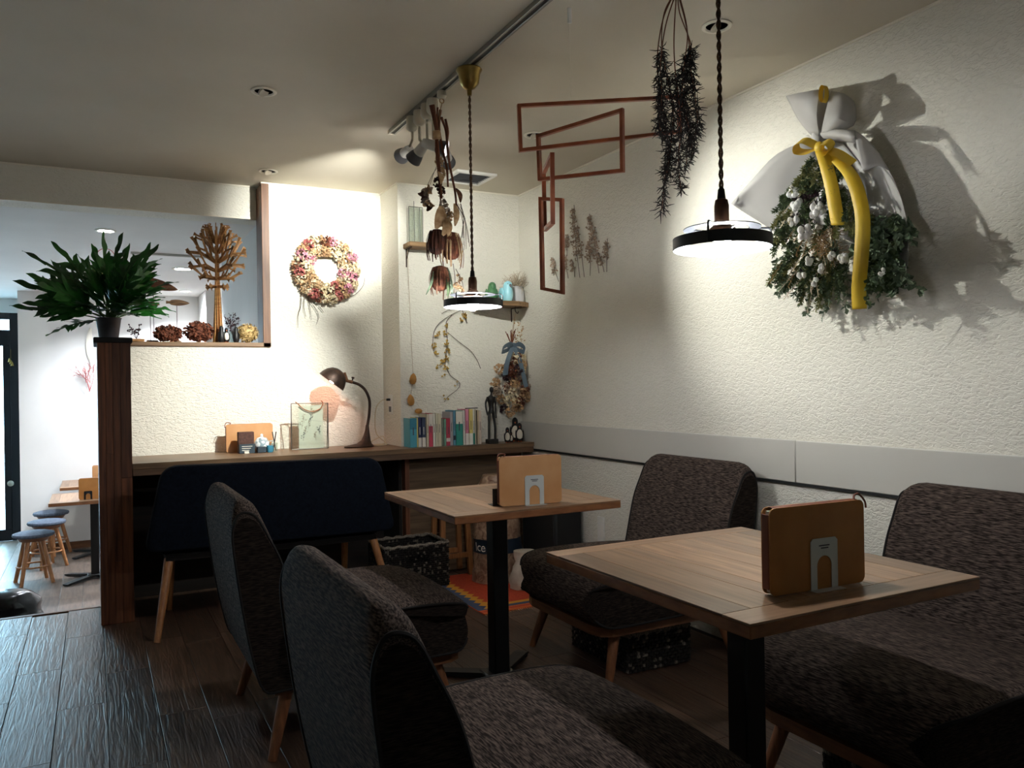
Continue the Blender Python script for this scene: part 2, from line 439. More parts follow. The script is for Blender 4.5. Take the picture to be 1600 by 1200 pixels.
for k in range(-10, 9):
    x0 = -.1+PW*k; y = 4.7-rng.uniform(0, .8)
    while y < 10.1:
        y0 = max(y, FLY-.02); y1 = min(y+PLN, 10.1)
        if y1-y0 > .05: plank(x0, x0+PW, round(y0, 3), round(y1, 3), ZF-.006, ZF, M['floorfar'], far_floor)
        y += PLN
wall_right = sbox('wall_right', (WX, -1.6, -.1), (WX+.12, 4.95, H+.05), M['wall'], label='off white trowelled plaster wall with a smooth panel band')
for (y0, y1) in ((2.2245, BY-.001), (-1.6, 2.2225)):
    mb = MB(); mb.box((WX-.014, y0, .722), (WX+.001, y1, .886), .003); mb.build('panel', M['panel'], wall_right)
mb = MB(); mb.box((WX-.012, -1.6, .712), (WX+.001, BY-.001, .722)); mb.build('shadow_strip', M['blackmatte'], wall_right, smooth=False)  # black strip standing in for the shadow line under the panel
mb = MB()
mb.prism([(.15, -.1), (1.607, -.1), (1.607, H+.05), (.92, H+.05), (.92, 1.368), (.15, 1.368)], WY, WY+.13, Matrix(((1, 0, 0, 0), (0, 0, 1, 0), (0, 1, 0, 0), (0, 0, 0, 1))))
struct(mb.build('wall_back', M['wall'], smooth=False), 'textured plaster wall behind the wreath and desk lamp')
sbox('wall_recess', (1.607, BY, -.1), (WX+.1, WY+.13, H+.05), M['wall'], label='pale plaster wall behind the row of books')
sbox('ceiling', (-1.8, -1.7, H), (WX+.12, 5.12, H+.08), M['ceil'], label='beige papered ceiling')
sbox('wall_left', (-1.8, -1.7, -.5), (-1.7, 4.95, H+.05), M['wall'])
sbox('wall_front', (-1.8, -1.7, -.5), (WX+.12, -1.6, H+.05), M['wall'])
sbox('wall_header', (-3, 4.915, HF), (.838, 5.10, H+.05), M['wall'], label='plaster header beam over the passage')
sbox('wall_header_return', (.838, 4.945, HF), (.93, 5.10, H+.05), M['wall'])
for i, (a, b) in enumerate([((WX-.008, -1.6, H-.008), (WX, BY, H)), ((1.607, BY-.008, H-.008), (WX, BY, H)), ((.879, WY-.008, H-.008), (1.607, WY, H)), ((1.599, BY-.008, H-.008), (1.607, WY, H)), ((-1.7, 4.907, H-.008), (.838, 4.915, H)), ((-1.7, 4.907, HF-.004), (.838, 4.913, HF+.004))]):
    sbox('trim_%d' % (i+2), a, b, M['white_trim'])
# opening: wood jamb and sill
op = struct(MB().box((.879, WY-.012, 1.366), (.922, 4.95, H-.008), .002).build('window_1', M['frame']), 'wood framed opening above the low wall')
MB().box((.157, WY-.012, 1.366), (.9215, 4.95, 1.39), .002).build('sill', M['sill'], op)
# lower front room
sbox('ceiling_lower', (-3, 5.101, HF), (2.6, 10.3, HF+.06), M['wallfar'])
sbox('wall_side', (.905, 4.93, ZF), (.99, 6.62, HF), M['wallfar'], label='white side wall of the lower room')
sbox('wall_side_far', (2.3, 4.9, ZF), (2.4, 9.4, HF+.05), M['wallfar'])
sbox('wall_side_back', (.99, 5.1, ZF), (2.3, 5.2, HF+.05), M['wallfar'])
sbox('wall_far', (-.66, FY, ZF-.05), (2.4, FY+.9, HF+.05), M['wallfar'], label='white far wall of the lower room')
sbox('wall_pier', (1.02, 8.6, ZF), (1.13, FY, HF), M['wallfar'])
sbox('wall_lower_left', (-3.1, 4.6, ZF), (-3, 10.3, HF+.05), M['wallfar'])
sbox('wall_passage_left', (-3.1, 4.6, -.5), (-1.7, 4.95, H), M['wallfar'])
sbox('baseboard_far', (-.66, FY-.015, ZF), (1.02, FY, ZF+.07), M['rail'])
sbox('trim_9', (.25, 6.4, HF-.018), (.905, 6.43, HF), M['panel'])
sbox('wall_door_header', (-2.1, 10.08, 1.985), (-.62, 10.25, HF+.05), M['wallfar'])
sbox('wall_door_left', (-3, 10.08, ZF), (-2.1, 10.25, HF+.05), M['wallfar'])
sbox('ground_outside', (-9, 10.25, -.62), (7, 22, -.5), M['concrete'])
door = struct(MB().box((-.80, 10.11, ZF), (-.70, 10.17, 1.985), .004).build('door_1', M['doormetal']), 'dark framed glass entrance door with a transom')
for a, b in (((-2.1, 10.11, ZF), (-2.0, 10.17, 1.985)), ((-2.0, 10.11, 1.915), (-.8, 10.17, 1.985)), ((-2.0, 10.11, 1.63), (-.8, 10.17, 1.80)), ((-2.0, 10.12, ZF), (-.8, 10.16, ZF+.12)), ((-.865, 10.12, ZF+.12), (-.80, 10.16, 1.63)), ((-2.0, 10.12, ZF+.12), (-1.93, 10.16, 1.63))):
    MB().box(a, b, .003).build('door_rail', M['doormetal'], door)
MB().box((-1.93, 10.137, ZF+.12), (-.865, 10.143, 1.63)).build('pane', M['glass'], door, smooth=False)
MB().box((-2.0, 10.137, 1.80), (-.8, 10.143, 1.915)).build('pane', M['glass'], door, smooth=False)
k = at(17, 755, y=10.1); mb = MB(); lathe_at(mb, [(.012, 0), (.014, .03), (.03, .035), (.032, .05), (.02, .06), (0, .062)], (k.x, 10.12, k.z), 14, (0, -1, 0)); mb.build('knob', M['chrome'], door)

# ---------------------------------------------------------------- wooden post
post = thing('wooden_post', 'dark red brown wooden post of vertical boards at the end of the low wall', 'post', (.087, 4.6, 0))
MB().box((.019, 4.288, 0), (.156, 4.915, 1.352)).build('core', M['post'], post, smooth=False)
xs = [.015, .048, .079, .112, .160]
for i in range(4):
    zj = [.46, .82, .30, .70][i]
    for z0, z1 in ((.001, zj), (zj, 1.355)):
        MB().box((xs[i]+.0004, 4.284, z0), (xs[i+1]-.0004, 4.30, z1-.0006), .0012).build('board', M['post'], post)
MB().box((.015, 4.30, .001), (.022, 4.915, 1.355), .001).build('side_board', M['post'], post)

# ---------------------------------------------------------------- counter
XZ = Matrix(((1, 0, 0, 0), (0, 1, 0, 0), (0, 0, 1, 0), (0, 0, 0, 1)))
ct = thing('wooden_counter', 'long brown wooden counter along the back wall under the wreath', 'counter', (1.2, 4.5, 0))
mb = MB(); mb.prism([(.162, 4.29), (2.404, 4.29), (2.404, BY-.002), (1.605, BY-.002), (1.605, WY-.002), (.162, WY-.002)], .738, .765, XZ); mb.build('worktop', M['counter'], ct, smooth=False)
MB().box((.162, 4.296, .704), (1.3, 4.34, .737), .001).build('fascia', M['counterfr'], ct)
MB().box((1.301, 4.296, .704), (2.404, 4.34, .737), .001).build('fascia', M['counterfr'], ct)
MB().box((1.605, 4.415, 0), (1.632, BY-.002, .704), .001).build('support_board', M['post'], ct)
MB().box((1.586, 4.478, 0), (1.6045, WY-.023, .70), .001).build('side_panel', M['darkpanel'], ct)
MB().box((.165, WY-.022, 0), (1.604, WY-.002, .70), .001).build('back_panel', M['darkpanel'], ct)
for z0, z1 in ((.001, .235), (.237, .45), (.452, .70)):
    MB().box((1.637, BY-.016, z0), (2.404, BY-.002, z1), .001).build('back_board', M['underwood'], ct)
# ================================================================ ceiling fittings
def downlight(x, y, z, r, on, label, tilt=None, group=None):
    t = thing('downlight', label, 'downlight', (x, y, z), group)
    mb = MB(); mb.lathe([(r*.72, .0), (r, -.001), (r*1.0, -.004), (r*.9, -.007), (r*.76, -.006), (r*.70, -.001)], 28, Matrix.Translation((x, y, z-.0005)), cap=False); mb.build('trim_ring', M['white_trim'], t)
    mb = MB()
    if on: mb.lathe([(r*.72, -.0015), (0.001, -.003)], 24, Matrix.Translation((x, y, z))); mb.build('lens', M['down_on'], t)
    else:
        mb.lathe([(r*.72, -.0012), (.001, -.0012)], 24, Matrix.Translation((x, y, z))); mb.build('recess', M['iron'], t)
        mb = MB(); d = Vector(tilt or (.5, -.5, -1)); lathe_at(mb, [(r*.3, -.006), (r*.46, -.003), (r*.44, .004), (r*.2, .002), (.001, .0)], (x, y, z-.004), 18, d); mb.build('gimbal', M['ivory'], t)
    return t
for (x, y, l) in ((.627, 3.316, 'unlit round downlight in the ceiling away from the track rail'), (.873, 4.526, 'unlit round downlight in the ceiling just above the wood jamb'), (1.903, 3.344, 'unlit round downlight seen through the hanging wooden rectangles'), (1.891, 2.058, 'unlit round downlight beside the cord of the pendant lamp')):
    downlight(x, y, H, .052, False, l)
downlight(.079, 5.617, HF, .062, True, 'lit white downlight above the fern')
downlight(.668, 7.155, HF, .085, True, 'lit white downlight beyond the wooden tree')
def spotlight(loc, aim, power, size, col, blend=.5, rad=.02):
    l = bpy.data.lights.new('spot_beam', 'SPOT'); l.energy = power; l.spot_size = math.radians(size); l.spot_blend = blend; l.color = col; l.shadow_soft_size = rad
    o = bpy.data.objects.new('spot_beam', l); COL.objects.link(o); o.location = loc
    o.rotation_euler = (Vector(aim)-Vector(loc)).to_track_quat('-Z', 'Y').to_euler(); return o
for (x, y, p) in ((.079, 5.617, 30), (.668, 7.155, 170), (-1.6, 7.0, 34), (.1, 8.55, 90), (.84, 8.75, 260), (1.45, 8.75, 260)):  # last two beams are added to brighten the far wall around the pier
    spotlight((x, y, HF-.012), (x, y+.0001, 0), p, 130, (.85, .91, 1.0), .6, .05)
downlight(-1.6, 7.0, HF, .062, True, 'lit white downlight over the aisle of the lower room')
downlight(.1, 8.55, HF, .062, True, 'lit white downlight near the far white wall')
downlight(.84, 8.75, HF, .062, True, 'added lit downlight between the far wall corner and the white pier')  # added fixture for the extra beam that whitens the wall before the pier
downlight(1.45, 8.75, HF, .062, True, 'added lit downlight beyond the white pier')  # added fixture too, brightens the wall past the pier
# ceiling vent
v = thing('ceiling_vent', 'square white ceiling vent with dark slats', 'vent', (1.935, 4.18, H))
VC = (1.935, 4.18)
for a, b in (((-.125, -.125), (.125, -.1)), ((-.125, .1), (.125, .125)), ((-.125, -.1), (-.1, .1)), ((.1, -.1), (.125, .1))):
    MB().box((VC[0]+a[0], VC[1]+a[1], H-.016), (VC[0]+b[0], VC[1]+b[1], H-.0005), .002).build('frame', M['whitepl'], v)
MB().box((VC[0]-.1, VC[1]-.1, H-.004), (VC[0]+.1, VC[1]+.1, H-.0005)).build('cavity', M['blackmatte'], v, smooth=False)
for i in range(9):
    y = VC[1]-.088+i*.022; mb = MB(); mb.box((-.1, -.0035, -.001), (.1, .0035, .001), 0, Matrix.Translation((VC[0], y, H-.011)) @ Matrix.Rotation(.5, 4, 'X')); mb.build('slat', M['greyrub'], v, smooth=False)
# track
TX = 1.26
tr = thing('track_rail', 'long dark slotted lighting track on the ceiling', 'track', (TX, 1.6, H))
for s in (-1, 1): MB().box((TX+s*.008, -.3, H-.02), (TX+s*.017, 3.57, H-.0005), .001).build('side_rail', M['chrome'], tr)
MB().box((TX-.0081, -.3, H-.016), (TX+.0081, 3.57, H-.0005)).build('slot', M['trackdark'], tr, smooth=False)
MB().box((TX-.017, 3.57, H-.02), (TX+.017, 3.582, H-.0005), .001).build('end_cap', M['ivory'], tr)
# four track spots
def track_spot(pa, ph, aim, power, size, label, head=None, y=None):
    y = y or at(pa[0], pa[1], x=TX).y
    head = Vector(head) if head else at(ph[0], ph[1], x=TX)
    t = thing('track_spotlight', label, 'spotlight', (TX, y, H-.02), 'spotlights on the ceiling track')
    mb = MB(); lathe_at(mb, [(.024, .0), (.026, -.012), (.026, -.05), (.017, -.062), (.008, -.066)], (TX, y, H-.0201), 16); mb.build('adapter', M['ivory'], t)
    d = (Vector(aim)-head).normalized(); piv = head-d*.035
    mb = MB(); mb.tube([(TX, y, H-.082), (TX, y, piv.z+.03), tuple(piv)], .006, 8); mb.build('rod', M['ivory'], t)
    mb = MB(); lathe_at(mb, [(.001, -.055), (.017, -.05), (.021, -.03), (.023, .0), (.024, .02)], head, 18, d, cap=False); mb.build('housing', M['whitepl'], t)
    mb = MB(); lathe_at(mb, [(.0245, .012), (.031, .03), (.036, .055), (.034, .055), (.029, .03), (.0225, .02)], head, 22, d, cap=False); mb.build('cowl', M['greyrub'], t)
    mb = MB(); lathe_at(mb, [(.026, .0285), (.001, .03)], head, 18, d); mb.build('lens', M['lens'], t)
    spotlight(head+d*.06, aim, power, size, (.98, 1.0, .93), 1.0, .009)
track_spot((644, 188), (634, 238), (1.22, WY, 2.08), 140, 48, 'white track spotlight aimed at the wreath, at the end of the track')
track_spot((655, 178), (656, 236), (.72, WY, 1.10), 165, 48, 'white track spotlight with a dark hood aimed down at the low wall')
track_spot((667, 165), (678, 228), (2.42, 2.32, 1.64), 66, 66, 'white track spotlight hanging just beside the dried banksia bundle', None, 3.128)
track_spot(None, None, (2.05, BY, 1.80), 42, 64, 'white track spotlight half hidden behind the dried banksia bundle', (1.36, 3.16, 2.11), 3.062)
# pendants
def pendant(y, z, ztop_y, label):
    """hoop pendant lamp hung from the track; z = height of lower hoop"""
    t = thing('pendant_lamp', label, 'pendant lamp', (TX+.006, y, H-.02), 'hoop pendant lamps')
    X = TX+.006; T = Matrix.Translation((X, y, z)); R = .110
    mb = MB(); lathe_at(mb, [(.001, .0), (.048, .0), (.05, -.004), (.042, -.02), (.036, -.055), (.022, -.072), (.010, -.078), (.008, -.1), (.0, -.1)], (X, y, H-.0201), 24); mb.build('canopy', M['brass'], t)
    # twisted cord: two strands
    z0, z1 = z+.115, H-.115
    for ph in (0, PI):
        pts = [(X+.0030*math.cos(ph+k*PI/4), y+.0030*math.sin(ph+k*PI/4), z1+(z0-z1)*k/110) for k in range(111)]
        MB().tube(pts, .0029, 6).build('cord_strand', M['cordbrown'], t)
    mb = MB(); mb.lathe([(.003, .128), (.0075, .122), (.0095, .102), (.009, .1)], 14, T); mb.build('cord_grip', M['blackmatte'], t)
    mb = MB(); mb.lathe([(.008, .102), (.014, .098), (.0165, .085), (.0165, .05), (.020, .048), (.020, .040), (.034, .030), (.036, .026), (.012, .025)], 20, T); mb.build('socket', M['copperold'], t)
    # upper flat ring
    mb = MB(); mb.lathe([(.060, .0325), (.086, .0325), (.086, .0345), (.060, .0345), (.060, .0325)], 40, T, cap=False); mb.build('upper_ring', [M['hoop_out']], t)
    # spokes and brackets
    for k in range(3):
        a = 2*PI*k/3+.4; c, s = math.cos(a), math.sin(a)
        MB().tube([(X+c*.03, y+s*.03, z+.029), (X+c*.062, y+s*.062, z+.033)], .002, 6).build('spoke', M['hoop_out'], t)
    for k in range(3):
        a = 2*PI*k/3-.484+PI*0; c, s = math.cos(a), math.sin(a)
        MB().tube([(X+c*.084, y+s*.084, z+.0335), (X+c*(R-.004), y+s*(R-.004), z+.0335), (X+c*(R+.001), y+s*(R+.001), z+.029), (X+c*(R+.001), y+s*(R+.001), z-.012)], .0026, 6).build('bracket', M['hoop_out'], t)
    # lower hoop: black outside, white inside
    mb = MB(); mb.lathe([(R, -.013), (R, .013)], 48, T, cap=False); mb.build('hoop', M['hoop_out'], t)
    mb = MB(); mb.lathe([(R-.0015, .013), (R-.0015, -.013)], 48, T, cap=False); mb.build('hoop_lining', M['hoop_in'], t)
    mb = MB(); mb.lathe([(R-.0015, .0131), (R, .0131)], 48, T, cap=False); mb.lathe([(R-.0015, -.0131), (R, -.0131)], 48, T, cap=False); mb.build('hoop_edge', M['hoop_out'], t)
    mb = MB(); mb.ball((X, y, z-.004), (.021, .021, .024), 12, 8); mb.build('bulb', M['bulb'], t)
    mb = MB(); mb.lathe([(.012, .026), (.014, .016), (.017, .010)], 14, T, cap=False); mb.build('bulb_neck', M['whitepl'], t)
pendant(2.713, 1.428, None, 'lit black hoop pendant lamp over the table beside the counter')
pendant(1.372, 1.433, None, 'lit black hoop pendant lamp beside the big wrapped bouquet')
# ================================================================ lounge chairs
HW = .32
def section_loft(name, prof, ys, shape, mat, parent, matside=None):
    """loft a closed XZ profile through stations ys; shape(x, z, y) moves a point"""
    mb = MB(); n = len(prof); rows = []
    for y in ys: rows.append([shape(x, z, y) for (x, z) in prof])
    vs = [p for r in rows for p in r]; fs = []
    for i in range(len(ys)-1):
        for k in range(n):
            k2 = (k+1) % n; fs.append((i*n+k, i*n+k2, (i+1)*n+k2, (i+1)*n+k))
    mb.add(vs, fs, 0)
    mb.add(rows[0], [list(range(n))], 1); mb.add(rows[-1], [list(range(n))], 1)
    o = mb.build(name, [mat, matside or mat], parent, world=False, ang=60); return o, rows
def smooth_closed(pts, n=4):
    P = [Vector((p[0], p[1], 0)) for p in pts]; m = len(P); out = []
    for i in range(m):
        a, b, c, d = P[i-1], P[i], P[(i+1) % m], P[(i+2) % m]
        for k in range(n):
            t = k/n; q = .5*((2*b)+(c-a)*t+(2*a-5*b+4*c-d)*t*t+(3*b-a-3*c+d)*t**3); out.append((q.x, q.y))
    return out
def make_chair():
    t = thing('lounge_chair', '', 'chair', (0, 0, 0), 'armless lounge chairs at the tables')
    back = smooth_closed([(.085, .222), (.052, .33), (.022, .50), (.004, .66), (.002, .735), (.018, .782), (.046, .788), (.075, .768), (.105, .705), (.138, .62), (.166, .51), (.192, .40), (.214, .31), (.205, .225), (.145, .212)])
    def shp(x, z, y):
        a = abs(y); r = .075; d = 0
        if a > HW-r: d = r-math.sqrt(max(0, r*r-(a-(HW-r))**2))
        k = max(0, min(1, (z-.52)/.25)); k = k*k*(3-2*k)
        ins = .010*max(0, (a-(HW-.02))/.02)**2
        cx, cz = .1, .5
        return (x+(cx-x)*ins*2.2, y, z-d*.62*k+(cz-z)*ins*.8)
    ys = [-.32, -.316, -.308, -.295, -.275, -.25, -.12, 0, .12, .25, .275, .295, .308, .316, .32]
    o, rows = section_loft('backrest', back, ys, shp, M['fabric'], t, M['fabside'])
    for r in (rows[1], rows[-2]):
        mb = MB(); s = 1 if r is rows[-2] else -1
        mb.tube([(p[0], p[1]+.002*s, p[2]) for p in r], .0042, 6, closed=True); mb.build('piping', M['pipe'], o, world=False)
    seat = smooth_closed([(.15, .235), (.40, .228), (.68, .224), (.745, .236), (.778, .275), (.786, .315), (.775, .362), (.735, .394), (.62, .410), (.40, .408), (.20, .395), (.14, .38), (.13, .30)])
    def shs(x, z, y):
        r = .10; s = 1
        if x > .786-r: s = (HW-r+math.sqrt(max(0, r*r-(x-(.786-r))**2)))/HW
        a = abs(y)/HW; ed = max(0, (a-.9)/.1)
        puff = .012*(1-a*a) if z > .34 else 0
        return (x, y*s, z+puff+(.315-z)*.10*ed*ed)
    ys2 = [-.32, -.317, -.308, -.29, -.2, -.1, 0, .1, .2, .29, .308, .317, .32]
    o, rows = section_loft('seat', seat, ys2, shs, M['fabric'], t, M['fabside'])
    for r, s in ((rows[1], -1), (rows[-2], 1)):
        up = [p for p in r if p[2] > .355 and p[0] > .2]
        lo = [p for p in r if p[2] < .26 and p[0] > .2]
        for q in (up, lo): MB().tube([(p[0], p[1]+.002*s, p[2]) for p in q], .0042, 6).build('piping', M['pipe'], o, world=False)
    mb = MB(); R = [(.12, -.295), (.70, -.295), (.735, -.27), (.75, -.22), (.75, .22), (.735, .27), (.70, .295), (.12, .295)]
    mb.prism(R, .192, .226, Matrix.Identity(4)); mb.build('seat_rail', M['rail'], t, world=False, smooth=False)
    for (x0, x1, y0, y1) in ((.165, .108, .255, .298), (.655, .715, .245, .285)):
        for s in (-1, 1):
            MB().tube([(x0, s*y0, .20), (x0*.35+x1*.65, s*(y0*.35+y1*.65), .07), (x1, s*y1, 0)], [.022, .0175, .0135], 12).build('leg', M['legwood'], t, world=False)
    return t
ch = make_chair()
chairs = [((.35, 1.44), 0, 'brown streaked lounge chair nearest the glass hoop lamp end, its back to the door and turned away from the bouquet table wall'),
          ((.35, 2.76), 0, ''), ((2.362, 2.70), PI, ''), ((2.362, 1.37), PI, '')]
CL = ['brown streaked lounge chair facing the wrapped bouquet, on the aisle side of its table', 'brown streaked lounge chair nearest the navy bench, on the aisle side of its table',
      'dark brown lounge chair against the wall panel, beside the floor rug', 'dark brown lounge chair against the wall panel, beneath the wrapped bouquet']
for i, ((x, y), rz, _) in enumerate(chairs):
    o = ch if i == 0 else copy_tree(ch)
    o.location = (x, y, 0); o.rotation_euler = (0, 0, rz); o['label'] = CL[i]

# ================================================================ tables
def make_table():
    t = thing('cafe_table', '', 'table', (0, 0, 0), 'square wooden cafe tables')
    a, b = .325, .35
    MB().box((-a, -b, .672), (a, b, .6955), .002).build('tabletop', M['tedge'], t, world=False)
    ws = [.062, .085, .05, .09, .07, .058, .088, .066]; f = 2*a/sum(ws); x = -a
    for w_ in ws:
        MB().box((x+.0006, -b+.072, .6955), (x+w_*f-.0006, b-.058, .70), .0006).build('board', M['board'], t, world=False, smooth=False); x += w_*f
    for y0, y1 in ((-b, -b+.0708), (b-.0568, b)):
        MB().box((-a, y0+.0003, .6955), (a, y1-.0003, .70), .0006).build('end_board', M['boardx'], t, world=False, smooth=False)
    MB().box((-.15, -.15, .664), (.15, .15, .672), .002).build('top_plate', M['black'], t, world=False)
    MB().box((-.031, -.031, .03), (.031, .031, .664), .004).build('column', M['black'], t, world=False)
    MB().box((-.06, -.06, .018), (.06, .06, .036), .006).build('hub', M['black'], t, world=False)
    for k in range(4):
        ang = PI/4+k*PI/2; Mx = Matrix.Rotation(ang, 4, 'Z'); mb = MB()
        mb.prism([(.03, .034), (.03, .014), (.29, .004), (.31, .004), (.31, .014), (.28, .018)], -.026, .026, Mx @ Matrix(((1, 0, 0, 0), (0, 0, 1, 0), (0, 1, 0, 0), (0, 0, 0, 1))))
        o = mb.build('foot', M['black'], t, world=False, smooth=False)
        mb = MB(); lathe_at(mb, [(.001, 0), (.028, 0), (.028, .006), (.001, .008)], Mx @ Vector((.285, 0, 0)), 16); mb.build('foot_pad', M['black'], o, world=False)
    return t
tb = make_table(); tb.location = (1.345, 2.70, 0); tb['label'] = 'square wooden table on a black column, beside the chair next to the rug'
t2 = copy_tree(tb, None, (1.322, 1.377, 0)); t2['label'] = 'square wooden table on a black column, under the pendant next to the bouquet'

# ---- leather menu folders
def rrect(w_, h_, r, n=5):
    out = []
    for (cx, cy, a0) in ((w_/2-r, r, -PI/2), (w_/2-r, h_-r, 0), (-w_/2+r, h_-r, PI/2), (-w_/2+r, r, PI)):
        for k in range(n+1): t_ = a0+PI/2*k/n; out.append((cx+r*math.cos(t_), cy+r*math.sin(t_)))
    return out
def folder(loc, rz, w_, h_, m, label, spine_left=True, thong=None):
    t = thing('menu_folder', label, 'menu', loc, 'leather menu folders')
    t.rotation_euler = (0, 0, rz)
    L = Matrix(((1, 0, 0, 0), (0, 0, 1, 0), (0, 1, 0, 0), (0, 0, 0, 1)))
    mb = MB(); mb.prism(rrect(w_, h_, .014), -.003, 0, L); mb.build('front_cover', m, t, world=False, ang=30)
    mb = MB(); mb.prism(rrect(w_, h_, .014), .018, .021, L); mb.build('back_cover', m, t, world=False, ang=30)
    MB().box((-w_/2+.006, .003, .005), (w_/2-.006, .015, h_-.006), .001).build('pages', M['page'], t, world=False)
    # rolled top strap joining the covers and the edge of the hide
    mb = MB(); rows = []
    for k in range(9):
        a_ = PI*k/8; rows.append([Vector((x, .009-.012*math.cos(a_), h_-.006+.007*math.sin(a_))) for x in (-w_/2+.012, w_/2-.012)])
    mb.strip(rows); mb.build('folded_edge', M['leatheredge'], t, world=False)
    s = -1 if spine_left else 1
    mb = MB(); mb.box((s*(w_/2-.001), .0, .012), (s*(w_/2+.0015), .018, h_-.012), .001); mb.build('side_gusset', M['leatheredge'], t, world=False)
    if thong:
        mb = MB(); X = thong*(w_/2-.02)
        mb.tube(bez([(X, .004, h_), (X+.006, .008, h_+.008), (X+.016*thong, .006, h_+.010), (X+.026*thong, .0, h_-.004), (X+.027*thong, -.002, h_-.018)], 6), .0022, 6); mb.build('thong', M['leatheredge'], t, world=False)
    return t
def bookend(loc, rz, m, label, w_=.072, h_=.103):
    t = thing('bookend', label, 'bookend', loc, 'bookends holding the menus'); t.rotation_euler = (0, 0, rz)
    mb = MB(); n = 12; aw = w_*.27; ah = h_*.47
    # plate with an arch cut out
    outer = [(-w_/2, 0), (-w_/2, h_-.006), (-w_/2+.006, h_), (w_/2-.006, h_), (w_/2, h_-.006), (w_/2, 0)]
    arch = [(aw, 0)]+[(aw*math.cos(PI*k/n), ah+aw*math.sin(PI*k/n)) for k in range(n+1)]+[(-aw, 0)]
    poly = outer+[(aw, 0)]+arch[1:-1]+[(-aw, 0)]
    L = Matrix(((1, 0, 0, 0), (0, 0, 1, 0), (0, 1, 0, 0), (0, 0, 0, 1)))
    mb.prism(poly, -.0012, 0, L); mb.build('plate', m, t, world=False, smooth=False)
    MB().box((-w_/2, -.0012, 0), (w_/2, .055, .0012)).build('base', m, t, world=False, smooth=False)
    MB().box((-w_/2, -.016, 0), (w_/2+.006, -.0012, .0012)).build('lip', m, t, world=False, smooth=False)
    for k, (u0, u1) in enumerate(((-.014, .014), (-.009, .011))):
        MB().box((u0, -.0015, h_-.016-k*.005), (u1, -.0011, h_-.0135-k*.005)).build('print_line', M['ink'], t, world=False, smooth=False)
    return t
def along(p, rz, u, v, z=0): return (p[0]+u*math.cos(rz)-v*math.sin(rz), p[1]+u*math.sin(rz)+v*math.cos(rz), p[2]+z)
f1 = (1.345, 2.43, .7017); folder(f1, math.radians(-6), .235, .17, M['leather'], 'light tan leather menu folder on the table beside the rug', True, -1)
bookend(along(f1, math.radians(-6), .012, -.0045, -.0015), math.radians(-6), M['bookend'], 'pale metal bookend in front of the light tan folder')
f2 = (1.279, 1.128, .7017); folder(f2, math.radians(-3), .252, .17, M['leather2'], 'orange brown leather menu folder on the table by the bouquet', True, 1)
bookend(along(f2, math.radians(-3), .012, -.0045, -.0015), math.radians(-3), M['bookend'], 'pale metal bookend in front of the orange brown folder')
bk = along(f1, math.radians(-6), -.10, .0335, -.0015); mb = MB(); mb.box((-.03, 0, 0), (.03, .0015, .06)); mb.box((-.03, 0, 0), (.03, .05, .0015))
o = mb.build('bookend', M['black'], None, smooth=False); o.location = bk; o.rotation_euler = (0, 0, math.radians(-6)); tag(o, 'small black bookend behind the light tan folder', 'bookend', 'bookends holding the menus')

# ================================================================ navy bench
bn = thing('padded_bench', 'long navy felt bench with oak legs facing the counter', 'bench', (.78, 4.1, 0))
def bench_back():
    mb = MB(); n = 40; rows = []
    def outline(s):
        P = []; c = [(.190, .395), (1.365, .385), (1.285, .762), (.268, .778)]; R = [.05, .05, .075, .075]
        for i in range(4):
            p = Vector(c[i]); a = (Vector(c[i-1])-p).normalized(); b = (Vector(c[(i+1) % 4])-p).normalized()
            r = R[i]
            for k in range(7):
                t = k/6; P.append(p+a*r*(1-t)**2+b*r*t*t)
        ce = Vector((.78, .58)); return [q+(ce-q).normalized()*s for q in P]
    for (y, s) in ((3.895, .030), (3.897, .012), (3.906, .002), (3.925, 0), (3.955, 0), (3.972, .003), (3.982, .014), (3.984, .03)):
        rows.append([(q.x, y, q.y) for q in outline(s)])
    m_ = len(rows[0]); vs = [p for r in rows for p in r]; fs = []
    for i in range(len(rows)-1):
        for k in range(m_): fs.append((i*m_+k, i*m_+(k+1) % m_, (i+1)*m_+(k+1) % m_, (i+1)*m_+k))
    fs.append(list(range(m_))); fs.append([(len(rows)-1)*m_+k for k in range(m_)]); mb.add(vs, fs); return mb
bench_back().build('backrest', M['navy'], bn, ang=60)
MB().box((.25, 3.975, .365), (1.31, 4.42, .44), .02).build('seat', M['navy'], bn)
MB().box((.28, 3.96, .335), (1.28, 4.40, .365), .004).build('seat_rail', M['pipe'], bn)
for (x0, x1) in ((.295, .232), (1.265, 1.335)):
    for (y0, y1) in ((3.985, 3.868), (4.36, 4.42)):
        if y0 > 4: x0, x1 = (x0+.04, x0+.03) if x0 < .8 else (x0-.04, x0-.03)
        MB().tube([(x0, y0, .345), (x0*.5+x1*.5, y0*.5+y1*.5, .17), (x1, y1, 0)], [.021, .018, .0135], 12).build('leg', M['oak'], bn)

